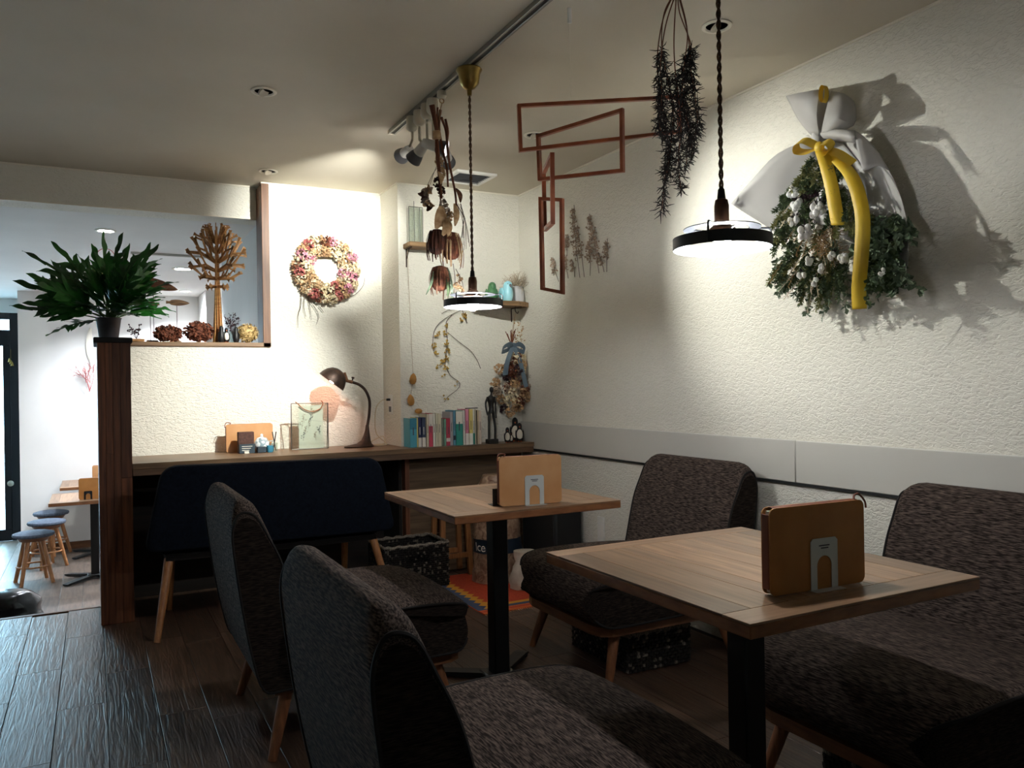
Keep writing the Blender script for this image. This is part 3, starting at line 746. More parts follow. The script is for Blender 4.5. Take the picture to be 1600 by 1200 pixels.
# ================================================================ rug, basket, sack, stool, box
rug = thing('kilim_rug', 'red orange woven rug with a blue and yellow zigzag border under the sack', 'rug', (1.95, 3.9, 0))
MB().box((1.667, 3.50, .0002), (2.395, 4.32, .004)).build('field', M['rugred'], rug, smooth=False)
def zig(x0, w_, amp, m, z, n=13):
    mb = MB(); L = []
    for k in range(2*n+1):
        y = 3.53+.79*k/(2*n); a_ = amp if k % 2 else 0; L.append([Vector((x0, y, z)), Vector((x0+w_+a_, y, z))])
    mb.strip(L); return mb
zig(1.668, .085, .03, M['rugyel'], .0044).build('zigzag_border', M['rugyel'], rug, smooth=False)
zig(1.668, .04, .03, M['rugblu'], .0048).build('zigzag_border', M['rugblu'], rug, smooth=False)
for (y0, y1, m) in ((3.5, 3.525, 'rugora'), (3.525, 3.55, 'rugred'), (3.55, 3.565, 'rugora'), (3.565, 3.60, 'rugblu'), (3.60, 3.635, 'rugyel')):
    MB().box((1.75 if y0 > 3.55 else 1.668, y0, .0042), (2.395, y1, .0052)).build('stripe', M[m], rug, smooth=False)
mb = MB()
for k in range(60):
    x = 1.672+k*.0121; mb.tube([(x, 3.502, .003), (x+rng.uniform(-.004, .004), 3.482-rng.uniform(0, .008), .002)], .0015, 4)
o = mb.build('fringe', M['tanpet'], rug); o['kind'] = 'stuff'

def woven_basket(x0, x1, y0, y1, z0, z1, label, handle=True, cell=.0115, group=None):
    t = thing('woven_basket', label, 'basket', ((x0+x1)/2, (y0+y1)/2, z0), group)
    mb = MB(); r = random.Random(3)
    def face(p, u, v, nrm, nu, nv, hole):
        p, u, v, nrm = Vector(p), Vector(u), Vector(v), Vector(nrm)
        du, dv = u/nu, v/nv
        for i in range(nu):
            for j in range(nv):
                if hole and abs((i+.5)/nu-.5) < .2 and .62 < (j+.5)/nv < .78: continue
                a = p+du*i+dv*j; up = .004+.0035*((i+j) % 2)+r.uniform(0, .0015)
                c = [a, a+du, a+du+dv, a+dv]; e = .16
                top = [q+(a+du*.5+dv*.5-q)*(e*2)+nrm*up for q in c]
                mi = 1 if r.random() < .12 else 0
                mb.add(c+top, [(4, 5, 6, 7), (0, 1, 5, 4), (1, 2, 6, 5), (2, 3, 7, 6), (3, 0, 4, 7)], mi)
    h_ = z1-z0; nv = int(h_/cell); nx = int((x1-x0)/cell); ny = int((y1-y0)/cell)
    face((x0, y0, z0), (x1-x0, 0, 0), (0, 0, h_), (0, -1, 0), nx, nv, handle)
    face((x0, y1, z0), (x1-x0, 0, 0), (0, 0, h_), (0, 1, 0), nx, nv, handle)
    face((x0, y0, z0), (0, y1-y0, 0), (0, 0, h_), (-1, 0, 0), ny, nv, False)
    face((x1, y0, z0), (0, y1-y0, 0), (0, 0, h_), (1, 0, 0), ny, nv, False)
    w_ = mb.build('weave', [M['basket'], M['basketpale']], t, smooth=False); w_['kind'] = 'stuff'
    mb = MB(); mb.box((x0+.003, y0+.003, z0), (x1-.003, y1-.003, z0+.006)); mb.build('base', M['basket'], t, smooth=False)
    mb = MB(); P = []
    for (a, b) in (((x0, y0), (x1, y0)), ((x1, y0), (x1, y1)), ((x1, y1), (x0, y1)), ((x0, y1), (x0, y0))):
        for k in range(18): f = k/18; P.append((a[0]+(b[0]-a[0])*f, a[1]+(b[1]-a[1])*f, z1+.004*math.sin(k*2.1)))
    mb.tube(P, [.009+.002*math.sin(k*1.7) for k in range(len(P))], 6, closed=True); mb.build('rim', M['basketpale'], t)
    return t
woven_basket(1.375, 1.745, 4.12, 4.40, .0055, .245, 'black woven rush basket with a handle hole, at the corner of the rug')
woven_basket(1.80, 2.10, 2.50, 2.90, .004, .15, 'low black and white woven basket under the chair beside the rug', False, .013)
woven_basket(1.78, 2.12, 1.20, 1.56, .004, .14, 'low black and white woven basket under the chair below the bouquet', False, .013)

def text_mesh(txt, size):
    c = bpy.data.curves.new('txt', 'FONT'); c.body = txt; c.size = size; c.align_x = 'CENTER'; c.align_y = 'CENTER'
    o = bpy.data.objects.new('txt', c); COL.objects.link(o); bpy.context.view_layer.update()
    me = bpy.data.meshes.new_from_object(o.evaluated_get(bpy.context.evaluated_depsgraph_get()))
    vs = [tuple(v.co) for v in me.vertices]; fs = [tuple(p.vertices) for p in me.polygons]
    bpy.data.objects.remove(o); bpy.data.curves.remove(c); bpy.data.meshes.remove(me); return vs, fs
sx, sy_ = 2.045, 4.10
sk = thing('paper_sack', 'tall crumpled kraft sack with a dark lettered band, standing on the rug', 'sack', (sx, sy_, .006))
def sack_pt(a, z):
    h_ = .60; f = z/h_; r = .135*(1-.10*f)*(1.06 if f < .1 else 1)
    c, s = math.cos(a), math.sin(a); k = (abs(c)**3+abs(s)**3)**(-1/3)
    r *= .82+.18*k
    if f > .86: r *= 1-(f-.86)*2.6
    n_ = noise.noise(Vector((c*1.6, s*1.6, z*9)))*.012+noise.noise(Vector((c*4, s*4, z*22)))*.006
    return Vector((sx+(r*1.05+n_)*c, sy_+(r*.92+n_)*s, .006+z))
mb = MB(); n = 40; rows = 34; vs = [sack_pt(2*PI*k/n, .60*i/rows) for i in range(rows+1) for k in range(n)]
fs = [(i*n+k, i*n+(k+1) % n, (i+1)*n+(k+1) % n, (i+1)*n+k) for i in range(rows) for k in range(n)]
fs.append([rows*n+k for k in range(n)]); fs.append(list(range(n))); mb.add(vs, fs); mb.build('bag', M['sack'], sk, ang=70)
def shell(z0, z1, a0, a1, off, m=24, r=4):
    out = []
    for i in range(r+1):
        z = z0+(z1-z0)*i/r
        out.append([sack_pt(a0+(a1-a0)*k/m, z)+Vector((math.cos(a0+(a1-a0)*k/m), math.sin(a0+(a1-a0)*k/m), 0))*off for k in range(m+1)])
    return out
mb = MB(); mb.strip(shell(.165, .245, PI*.85, PI*1.95, .003)); mb.build('printed_band', M['sackband'], sk)
vs, fs = text_mesh('lce', .07)
A0 = 3.50; mb = MB(); mb.add([sack_pt(A0+v[0]/.135, .20+v[1])+Vector((math.cos(A0+v[0]/.135), math.sin(A0+v[0]/.135), 0))*.006 for v in vs], fs); mb.build('lettering', M['paper'], sk, smooth=False)
# plastic bag beside it
mb = MB(); r_ = random.Random(5); n = 22; rows = 14; P0 = Vector((2.085, 3.85, .006))
vs = []
for i in range(rows+1):
    f = i/rows; rr_ = .082*(1-.3*f)*(1+.1*math.sin(f*7))
    for k in range(n):
        a = 2*PI*k/n; q = 1+.22*noise.noise(Vector((math.cos(a)*2, math.sin(a)*2, f*5)))
        vs.append(P0+Vector((rr_*q*math.cos(a), rr_*q*math.sin(a)*.9, f*.20)))
fs = [(i*n+k, i*n+(k+1) % n, (i+1)*n+(k+1) % n, (i+1)*n+k) for i in range(rows) for k in range(n)]+[[rows*n+k for k in range(n)], list(range(n))]
mb.add(vs, fs); mb.solo('plastic_bag', M['plasticbag'], 'crumpled pale plastic bag against the kraft sack on the rug', 'bag', ang=70)
# step stool under the counter
st = thing('step_stool', 'small wooden step stool under the counter behind the woven basket', 'stool', (1.86, 4.36, 0))
MB().box((1.765, 4.27, .40), (1.965, 4.45, .425), .004).build('seat', M['oak'], st)
for sxx in (-1, 1):
    for syy in (-1, 1):
        x0, y0 = 1.865+sxx*.075, 4.36+syy*.06; x1, y1 = 1.865+sxx*.09, 4.36+syy*.082
        mb = MB(); mb.add([(x0-.014, y0-.012, .40), (x0+.014, y0-.012, .40), (x0+.014, y0+.012, .40), (x0-.014, y0+.012, .40), (x1-.014, y1-.012, .006), (x1+.014, y1-.012, .006), (x1+.014, y1+.012, .006), (x1-.014, y1+.012, .006)], [(0, 1, 2, 3), (4, 5, 6, 7), (0, 1, 5, 4), (1, 2, 6, 5), (2, 3, 7, 6), (3, 0, 4, 7)]); mb.build('leg', M['oak'], st, smooth=False)
for syy in (-1, 1): MB().box((1.785, 4.36+syy*.078-.009, .11), (1.945, 4.36+syy*.078+.009, .14), .002).build('stretcher', M['oak'], st)
# black cabinet by the wall + pale trunking
bb = thing('floor_speaker', 'black fabric covered box on the floor by the wall behind the sack', 'box', (2.30, 3.93, 0))
MB().box((2.22, 3.74, .006), (2.395, 4.12, .44), .012).build('body', M['blackmatte'], bb)
MB().box((2.214, 3.755, .02), (2.221, 4.105, .425), .002).build('front_cloth', M['blackmatte'], bb)
for (a, b, l) in (((at(938, 830, x=2.41).y-.03), (at(938, 830, x=2.41).y+.03), 'white cover plate low on the plaster wall beside the black box'),):
    MB().box((WX-.010, a, .23), (WX-.0005, b, .40), .002).solo('cover_plate', M['whitepl'], l, 'plate')

# ================================================================ lower front room furniture
def copy_at(o, loc, label, rz=0): return copy_tree(o, None, loc, rz, label)
ft = copy_at(tb, (-.012, 7.70, ZF), 'wooden table in the lower room behind the post, with one folder on it')
copy_at(tb, (.03, 8.85, ZF), 'wooden table in the lower room set against the far white wall')
def make_stool():
    t = thing('round_stool', '', 'stool', (0, 0, 0), 'round stools in the lower room')
    mb = MB(); mb.lathe([(.001, .385), (.13, .385), (.15, .390), (.157, .402), (.153, .416), (.12, .426), (.001, .430)], 28); mb.build('cushion', M['seatblue'], t, world=False)
    mb = MB(); mb.lathe([(.001, .355), (.105, .355), (.125, .384), (.001, .385)], 24); mb.build('seat_disc', M['rail'], t, world=False)
    for k in range(4):
        a = PI/4+k*PI/2+.25; c, s = math.cos(a), math.sin(a)
        MB().tube([(c*.075, s*.075, .357), (c*.165, s*.165, 0)], [.019, .015], 8).build('leg', M['oak'], t, world=False)
    P = [(.128*math.cos(2*PI*k/24), .128*math.sin(2*PI*k/24), .145) for k in range(24)]
    MB().tube(P, .008, 6, closed=True).build('ring_stretcher', M['oak'], t, world=False); return t
s0 = make_stool(); s0.location = (-.465, 7.77, ZF); s0['label'] = 'round padded stool nearest the step down from the raised floor'
copy_at(s0, (-.40, 8.41, ZF), 'round padded stool between two other stools in the lower room', .3)
copy_at(s0, (-.39, 9.03, ZF), 'round padded stool closest to the far white wall', .7)
p = at(133, 783, z=.2312); p = Vector((.0, p.y, .2312)); folder((.0, 7.46, .2312), math.radians(2), .245, .175, M['leather2'], 'orange leather menu folder on the lower room table behind the post')
bookend((-.055, 7.4555, .2302), math.radians(2), M['black'], 'black bookend in front of the lower room folder', .062, .07)
folder((.10, 8.75, .2312), 0, .25, .17, M['leather'], 'pale leather menu folder on the table by the far wall')
mb = MB(); lathe_at(mb, [(.001, 0), (.036, 0), (.04, .1), (.037, .1), (.033, .006), (.001, .005)], (.06, 8.66, .2302), 18); mb.solo('glass_tumbler', M['glass'], 'small glass tumbler on the table by the far wall', 'glass')
mb = MB(); lathe_at(mb, [(.001, 0), (.022, 0), (.026, .03), (.026, .052), (.023, .052), (.02, .006), (.001, .005)], (-.035, 8.62, .2302), 16); mb.solo('white_cup', M['whitepl'], 'small white cup on the table by the far wall', 'cup')
# black quilted bag on the lower floor
mb = MB(); B0 = Vector((-.52, 5.95, ZF)); n = 28; rows = 16; vs = []
for i in range(rows+1):
    f = i/rows; ph = f*PI*.5; rr_ = math.cos(ph)**.5
    for k in range(n):
        a = 2*PI*k/n; q = 1+.10*noise.noise(Vector((math.cos(a)*2, math.sin(a)*2, f*4)))+.03*math.sin(f*26)
        vs.append(B0+Vector((.235*rr_*q*math.cos(a), .17*rr_*q*math.sin(a), .33*math.sin(ph)*(1+.04*q))))
fs = [(i*n+k, i*n+(k+1) % n, (i+1)*n+(k+1) % n, (i+1)*n+k) for i in range(rows) for k in range(n)]+[list(range(n))]
mb.add(vs, fs); mb.solo('black_bag', M['bagblack'], 'glossy black bag on the lower floor by the step', 'bag', ang=70)
# decorations on the far wall
b0 = at(140, 612, y=FY-.02); mb = MB(); r_ = random.Random(11)
def twiglet(mb, p, d, L, r, lev, rr, sp=.7, mi=0):
    q = p+d*L; mid = p+d*L*.5+rdir(rr)*L*.07
    mb.tube([p, mid, q], [r, r*.85, r*.7], 4, mi=mi)
    if lev > 0:
        for k in range(3): twiglet(mb, p+(q-p)*rr.uniform(.45, 1), (d+rdir(rr)*sp).normalized(), L*rr.uniform(.5, .75), r*.65, lev-1, rr, sp, mi)
for k in range(5): twiglet(mb, b0, Vector((rng.uniform(-.5, .5), -.12, 1)).normalized(), .17, .003, 3, r_)
mb.v = [(x, min(y, FY-.003), z) for (x, y, z) in mb.v]
mb.solo('dried_twig_bunch', M['rose'], 'fan of fine dried twigs hung on the far white wall', 'dried twigs')
p0 = at(141, 512, y=FY-.02); mb = MB()
for k in range(3):
    L = []; q0 = Vector((p0.x+.01*k, FY-.012-.006*k, p0.z))
    for i in range(9):
        f = i/8; wv = .028*math.sin(PI*(f*.9+.1))+.002; c = q0+Vector((-.012*math.sin(f*3)-.01*k, -.01*math.sin(PI*f), -.38*f)); L.append([c+Vector((-wv, 0, 0)), c+Vector((0, -.008, 0)), c+Vector((wv, 0, 0))])
    mb.strip(L)
mb.solo('hanging_dried_leaf', M['feather'], 'long white dried leaves hung on the far wall above the twigs', 'dried leaves')
k = at(17, 560, y=10.08); mb = MB(); mb.tube([(k.x, k.y, k.z+.10), k], .0015, 5)
for i in range(3): lathe_at(mb, [(.006, 0), (.016, -.04), (.014, -.04), (.004, 0)], (k.x+(i-1)*.012, k.y, k.z-i*.02), 10)
mb.solo('door_chime', M['brass'], 'small brass chime hanging on the dark door frame', 'chime')
# ================================================================ on the post and the sill
ZS = 1.39
MB().box((.0, 4.30, 1.3555), (.17, 4.76, 1.382), .004).solo('plant_tray', M['blackmatte'], 'black rough edged tray on top of the wooden post', 'tray')
fx, fy = .072, 4.66
fern = thing('potted_fern', 'large dark green fern with lobed fronds in a zinc pot on the post', 'plant', (fx, fy, 1.3825))
mb = MB(); lathe_at(mb, [(.001, 0), (.044, 0), (.060, .115), (.064, .12), (.060, .122), (.055, .112), (.001, .105)], (fx, fy, 1.3825), 24); mb.build('pot', M['pot'], fern)
mb = MB(); lathe_at(mb, [(.056, .0), (.03, .012), (.001, .016)], (fx, fy, 1.49), 16); mb.build('soil', M['bark'], fern)
def frond(az, el, L, droop, r):
    """one deeply lobed frond: bare stalk, then a blade of wavy strap lobes"""
    mb = MB(); d = Vector((math.cos(az)*math.cos(el), math.sin(az)*math.cos(el), math.sin(el)))
    pts = []; p = Vector((fx+r.uniform(-.025, .025), fy+r.uniform(-.025, .025), 1.495)); n = 16; dd = d.copy()
    for i in range(n+1):
        pts.append(p.copy()); p = p+dd*(L/n); dd = (dd+Vector((0, 0, -droop/n))).normalized()
    mb.tube(pts, [.0032*(1-.7*i/n)+.0006 for i in range(n+1)], 5, mi=1)
    N0 = (Vector((0, -.55, .75))+rdir(r)*.55).normalized()
    def lobe(base, dr, nrm, ll, ww):
        sd = dr.cross(nrm).normalized(); rows = []; w0 = r.uniform(0, 6); cu = r.uniform(-.10, .28)
        for k in range(9):
            f = k/8; wv = ww*(.45+.55*math.sin(PI*min(1, f*.8+.12)))*(1-f**4)+.0006
            rip = .16*ww*math.sin(9*f+w0)
            c = base+dr*ll*f-nrm*cu*ll*f*f+sd*(.05*ll*math.sin(3*f+w0))
            rows.append([c-sd*(wv+rip)+nrm*rip*1.5, c-nrm*wv*.18, c+sd*(wv-rip)-nrm*rip])
        mb.strip(rows)
    m = r.choice((4, 5, 5)); f0 = .40
    for i in range(m):
        for s in (-1, 1):
            f = f0+(.90-f0)*(i+.25*(s+1)*.5)/m; j = f*n; a, b = int(j), min(int(j)+1, n); q = pts[a]+(pts[b]-pts[a])*(j-a)
            t = (pts[b]-pts[max(a-1, 0)]).normalized(); sd = t.cross(N0).normalized(); nrm = sd.cross(t).normalized()
            ll = L*(.40-.20*abs(i/(m-1)-.3))*r.uniform(.8, 1.12); g = r.uniform(.7, 1.0)
            lobe(q-t*.004, (t*g+sd*s*.8).normalized(), nrm, ll, .0125+.012*L)
    # wing of blade along the rachis, then the end lobe
    rows = []
    for i in range(int(f0*n)-1, n+1):
        t = (pts[min(i+1, n)]-pts[i-1]).normalized(); sd = t.cross(N0).normalized(); rows.append([pts[i]-sd*.012, pts[i]+N0*.001, pts[i]+sd*.012])
    mb.strip(rows)
    t = (pts[-1]-pts[-2]).normalized(); sd = t.cross(N0).normalized(); lobe(pts[-1]-t*.01, t, sd.cross(t).normalized(), L*.30, .017)
    return mb.build('frond', [M['green'], M['stem']], fern, ang=60)
r_ = random.Random(21)
for (az, el, L, dr) in [(180, 34, .37, .35), (172, 52, .40, .5), (192, 20, .34, .3), (165, 68, .40, .5), (198, 44, .34, .5), (150, 45, .35, .6), (215, 35, .32, .5), (183, 12, .33, .15), (176, 28, .30, .4),
                       (95, 84, .38, .2), (50, 74, .38, .25), (120, 70, .36, .4), (35, 80, .42, .1), (80, 60, .34, .5), (10, 70, .36, .4),
                       (40, 34, .36, .35), (48, 52, .38, .5), (34, 24, .34, .35), (-50, 45, .28, .6), (325, 62, .33, .6), (22, 40, .42, .3), (30, 62, .42, .25), (20, 56, .36, .3), (250, 28, .26, .6), (280, 30, .26, .6), (300, 20, .24, .6), (222, 24, .28, .5),
                       (240, 44, .26, .7), (265, 52, .28, .7), (290, 40, .26, .7), (315, 44, .28, .7), (270, 72, .32, .5), (230, 64, .32, .6), (310, 66, .32, .6), (200, 0, .26, .5)]:
    frond(math.radians(az+r_.uniform(-6, 6)), math.radians(el), L*r_.uniform(.92, 1.06), dr, r_)
# carved fish on wire stands
def fish(pc, L, hgt, tilt, m, label, stand_x):
    c = at(pc[0], pc[1], y=4.875); t = thing('carved_fish', label, 'ornament', (c.x, c.y, ZS+.0005), 'carved fish on wire stands')
    mb = MB(); rows = []; N = 14; nv = 10; R = Matrix.Rotation(tilt, 3, 'Y')
    for i in range(N+1):
        f = i/N; x = (f-.5)*L
        h_ = hgt*.5*(math.sin(PI*min(1, f*.95+.05))**.75 if f > .16 else .36+.9*(.16-f)); w_ = h_*.45
        rows.append([c+R @ Vector((x, w_*math.cos(2*PI*k/nv), h_*math.sin(2*PI*k/nv))) for k in range(nv)])
    vs = [p for r in rows for p in r]; fs = [(i*nv+k, i*nv+(k+1) % nv, (i+1)*nv+(k+1) % nv, (i+1)*nv+k) for i in range(N) for k in range(nv)]+[list(range(nv)), [N*nv+k for k in range(nv)]]
    mb.add(vs, fs); mb.build('body', m, t)
    mb = MB(); q = c+R @ Vector((stand_x*L, 0, -hgt*.3)); mb.tube([q, (q.x, q.y, ZS+.012)], .0018, 6); mb.build('wire', M['iron'], t)
    MB().box((q.x-.022, q.y-.018, ZS+.0005), (q.x+.022, q.y+.018, ZS+.013), .001).build('base', M['sill'], t)
fish((244, 444), .235, .062, .24, M['fishwood'], 'dark carved wooden fish on a wire stand, tilted nose down', -.05)
fish((226, 474), .16, .038, .06, M['fishwood2'], 'grained wooden fish on a wire stand beside the fern fronds', .18)
fish((278, 473), .125, .036, .02, M['fishwood2'], 'small grained wooden fish on a wire stand behind the rust hydrangeas', -.05)
# plywood tree
tx = at(341, 533, y=4.85).x
tree = thing('plywood_tree', 'slotted plywood tree ornament with a round branching crown on the sill', 'ornament', (tx, 4.85, ZS))
def blade(az, r):
    mb = MB(); Z0 = ZS+.0006; C0 = 1.895; Rm = .176; T = .0034
    Mx = Matrix.Translation((tx, 4.85, 0)) @ Matrix.Rotation(az, 4, 'Z') @ Matrix(((1, 0, 0, 0), (0, 0, 1, 0), (0, 1, 0, 0), (0, 0, 0, 1)))
    mb.prism([(.0, Z0), (.031, Z0), (.019, 1.62), (.014, 1.74), (.009, 1.92), (.004, 2.05), (0, 2.06)], -T/2, T/2, Mx)
    def seg(a, b, w0, w1):
        a, b = Vector(a), Vector(b); d = (b-a).normalized(); n_ = Vector((-d.y, d.x))
        mb.prism([tuple(a+n_*w0), tuple(a-n_*w0), tuple(b-n_*w1), tuple(b+n_*w1)], -T/2, T/2, Mx)
    for i, z in enumerate((1.715, 1.76, 1.805, 1.855, 1.91, 1.965)):
        a0 = [-.05, .12, .35, .60, .85, 1.1][i]+r.uniform(-.08, .08)
        top = math.sqrt(max(.003, Rm**2-(z-C0)**2)); Ls = top*[.66, .62, .58, .55, .55, .6][i]
        p = Vector((.010, z)); q = p+Vector((math.cos(a0), math.sin(a0)))*Ls; seg(p, q, .0085, .0055)
        for s in (-1, 1):
            a1 = a0+s*.55+r.uniform(-.12, .12); d = Vector((math.cos(a1), math.sin(a1))); k = .02
            while k < .14 and (q+d*k-Vector((0, C0))).length < Rm-.01: k += .006
            e = q+d*k; seg(q, e, .0055, .0045); seg(q+d*k*.72, e, .0045, .0105)
        if i in (1, 3, 4):
            a1 = a0+.75; m_ = p+(q-p)*.5; e = m_+Vector((math.cos(a1), math.sin(a1)))*Ls*.55; seg(m_, e, .005, .0045); seg(m_+(e-m_)*.7, e, .0045, .0095)
    return mb.build('blade', M['ply'], tree, smooth=False)
r_ = random.Random(4)
for k in range(10): blade(2*PI*k/10+.12, r_)
# petal clumps
def clump(mb, c, r, n, size, rr, flat=0.0, mi=0, wide=.8):
    c = Vector(c)
    for k in range(n):
        d = rdir(rr); p = c+Vector((d.x*r[0], d.y*r[1], d.z*r[2]))*rr.uniform(.75, 1.0)
        t = (d+rdir(rr)*1.1).normalized(); s = size*rr.uniform(.7, 1.25); mb.petal(p-t*s*.5, t, (d+rdir(rr)*.3).normalized(), s, s*wide, rr.uniform(.05, .35), mi)
r_ = random.Random(8)
for i, (px, rx, rz, l) in enumerate(((263, .078, .045, 'rust brown dried hydrangea head on the sill nearest the fern'), (311, .080, .058, 'rust brown dried hydrangea head on the sill nearest the plywood tree'))):
    c = at(px, 534, y=4.82); mb = MB(); clump(mb, (c.x, 4.812, ZS+rz+.002), (rx, .032, rz), 560, .021, r_)
    mb.v = [(x, y, max(z, ZS+.001)) for (x, y, z) in mb.v]
    mb.ball((c.x, 4.812, ZS+rz+.002), (rx*.8, .026, rz*.8), 12, 8); mb.solo('dried_hydrangea', M['rust'], l, 'dried flower', 'rust hydrangea heads on the sill')
mb = MB(); c = at(387, 520, y=4.84); clump(mb, (c.x, 4.84, ZS+.058), (.062, .05, .057), 520, .015, r_); mb.ball((c.x, 4.84, ZS+.058), (.052, .042, .048), 14, 8)
mb.v = [(x, min(y, 4.94), max(z, ZS+.001)) for (x, y, z) in mb.v]
mb.solo('straw_flower_ball', M['straw'], 'straw coloured dried flower ball on the sill against the jamb', 'dried flower')
c = at(359, 533, y=4.87); vt = thing('berry_vase', 'small glass vase with dark dried berry sprigs on the sill', 'vase', (c.x+.02, 4.9, ZS))
mb = MB(); lathe_at(mb, [(.001, .0005), (.024, .0005), (.027, .03), (.016, .06), (.02, .072), (.018, .072), (.013, .06), (.024, .03), (.001, .004)], (c.x+.02, 4.9, ZS), 18); mb.build('vase', M['glass'], vt)
mb = MB(); r_ = random.Random(14)
for k in range(9):
    d = Vector((r_.uniform(-.5, .5), r_.uniform(-.3, .2), 1)).normalized(); p = Vector((c.x+.02, 4.9, ZS+.05)); q = p+d*r_.uniform(.09, .135)
    mb.tube([p, q], .0012, 4)
    for j in range(12): w_ = p+(q-p)*r_.uniform(.35, 1)+rdir(r_)*.010; mb.petal(w_, rdir(r_), rdir(r_), .014, .010, .3)
mb.build('berry_sprigs', M['plum'], vt)
def penguin(loc, h_, label, rz=0, group=None):
    t = thing('penguin_figurine', label, 'figurine', loc, group); t.rotation_euler = (0, 0, rz)
    mb = MB(); mb.lathe([(.001, 0), (h_*.13, 0), (h_*.19, .12*h_), (h_*.20, .35*h_), (h_*.165, .58*h_), (h_*.115, .70*h_), (h_*.125, .80*h_), (h_*.115, .90*h_), (h_*.06, .98*h_), (.001, h_)], 16); mb.build('body', M['pengb'], t, world=False)
    mb = MB(); mb.ball((0, -h_*.085, h_*.36), (h_*.165, h_*.14, h_*.32), 12, 8); mb.build('belly', M['pengw'], t, world=False)
    for s in (-1, 1):
        mb = MB(); mb.ball((s*h_*.195, 0, h_*.42), (h_*.03, h_*.075, h_*.22), 8, 6); mb.build('flipper', M['pengb'], t, world=False)
    mb = MB(); lathe_at(mb, [(h_*.035, 0), (h_*.022, h_*.06), (.0005, h_*.13)], (0, -h_*.10, h_*.80), 8, (0, -1, -.45)); mb.build('beak', M['orange'], t, world=False)
    for s in (-1, 1):
        mb = MB(); mb.ball((s*h_*.065, -h_*.12, h_*.03), (h_*.05, h_*.085, h_*.03), 8, 5); mb.build('foot', M['orange'], t, world=False)
for px, hh, l, rz in ((346, .095, 'black carved penguin on the sill with its back turned', 2.4), (354, .085, 'black and cream penguin facing out between the two dark ones on the sill', 0), (369, .092, 'black carved penguin on the sill next to the straw ball', 2.9)):
    c = at(px, 536, y=4.80); penguin((c.x, 4.80, ZS+.0005), hh, l, rz, 'penguins on the sill')
c = at(217, 534, y=4.82); mb = MB(); mb.box((c.x-.04, 4.80, ZS+.0005), (c.x+.028, 4.86, ZS+.016), .003)
t = mb.solo('twig_block', M['ply'], 'little wooden block with dark berry twigs on the sill under the fern', 'ornament'); mb = MB(); r_ = random.Random(31)
for k in range(6):
    p = Vector((c.x-.01, 4.83, ZS+.015)); d = Vector((r_.uniform(-.8, .3), r_.uniform(-.2, .2), 1)).normalized(); q = p+d*r_.uniform(.05, .10); mb.tube([p, q], .0012, 4)
    for j in range(7): mb.ball(p+(q-p)*r_.uniform(.5, 1.05)+rdir(r_)*.008, .0042, 6, 4)
mb.build('berry_twig', M['plum'], t)
# red hoop mobile behind the fern
c = at(165, 392, y=5.9); mb = MB(); mb.tube([(c.x+.055*math.cos(a*PI/12), c.y, c.z-.04+.055*math.sin(a*PI/12)) for a in range(24)], .0022, 6, closed=True); mb.tube([(c.x, c.y, c.z+.015), (c.x, c.y, HF)], .0006, 4)
mb.solo('red_hoop_mobile', M['redwire'], 'thin red wire hoop hung from the lower ceiling behind the fern', 'mobile')

# ================================================================ wreath
wc = Vector((1.247, WY-.035, 1.838))
wr = thing('dried_flower_wreath', 'round dried flower wreath in cream, pink and rust on the back wall', 'wreath', (wc.x, WY-.01, wc.z))
mb = MB(); mb.tube([(wc.x+.142*math.cos(2*PI*k/40), WY-.022, wc.z+.142*math.sin(2*PI*k/40)) for k in range(40)], .018, 6, closed=True); mb.build('twig_ring', M['twig'], wr)
r_ = random.Random(17); seq = ['cream', 'pink', 'cream', 'tanpet', 'cream', 'pink', 'rust', 'tanpet', 'cream', 'rose', 'tanpet', 'pink', 'cream', 'rust', 'rose', 'cream', 'tanpet', 'cream', 'rose', 'rust', 'cream', 'cream', 'rose', 'tanpet', 'pink', 'cream', 'pink', 'cream']
for k, mn in enumerate(seq):
    a = 2*PI*k/len(seq)+.2; R = .142+r_.uniform(-.012, .012)
    for q in (-1, 1):
        RR = R+q*.030; c = (wc.x+RR*math.cos(a), wc.y-.004+r_.uniform(-.01, .005), wc.z+RR*math.sin(a)); mb = MB(); clump(mb, c, (.033, .030, .033), 95, .017, r_, wide=.9); mb.v = [(x, min(y, WY-.002), z) for (x, y, z) in mb.v]
        mm = mn if q > 0 else r_.choice(['cream', 'tanpet', mn]); mb.build('flower_cluster', M[mm], wr, smooth=False)
mb = MB()
for k in range(70):
    a = r_.uniform(0, 2*PI); d = Vector((math.cos(a), -r_.uniform(0, .3), math.sin(a))); p = wc+Vector((math.cos(a), 0, math.sin(a)))*.165; mb.petal(p, d, rdir(r_), .048, .013, .2)
mb.v = [(x, min(y, WY-.002), z) for (x, y, z) in mb.v]; mb.build('leaf_spray', M['tanpet'], wr, smooth=False)['kind'] = 'stuff'
for pts in (((471, 455), (470, 478), (466, 492), (466, 512)), ((476, 458), (475, 480), (478, 495)), ((481, 462), (484, 480), (487, 500)), ((484, 470), (494, 484), (498, 495), (494, 507)), ((498, 478), (503, 484), (506, 488)), ((540, 466), (555, 460), (567, 447), (570, 434))):
    mb = MB(); P = bez([at(a, b, y=WY-.018) for a, b in pts], 5); mb.tube(P, [.0022*(1-.6*i/len(P)) for i in range(len(P))], 5); mb.build('trailing_twig', M['twig'], wr)

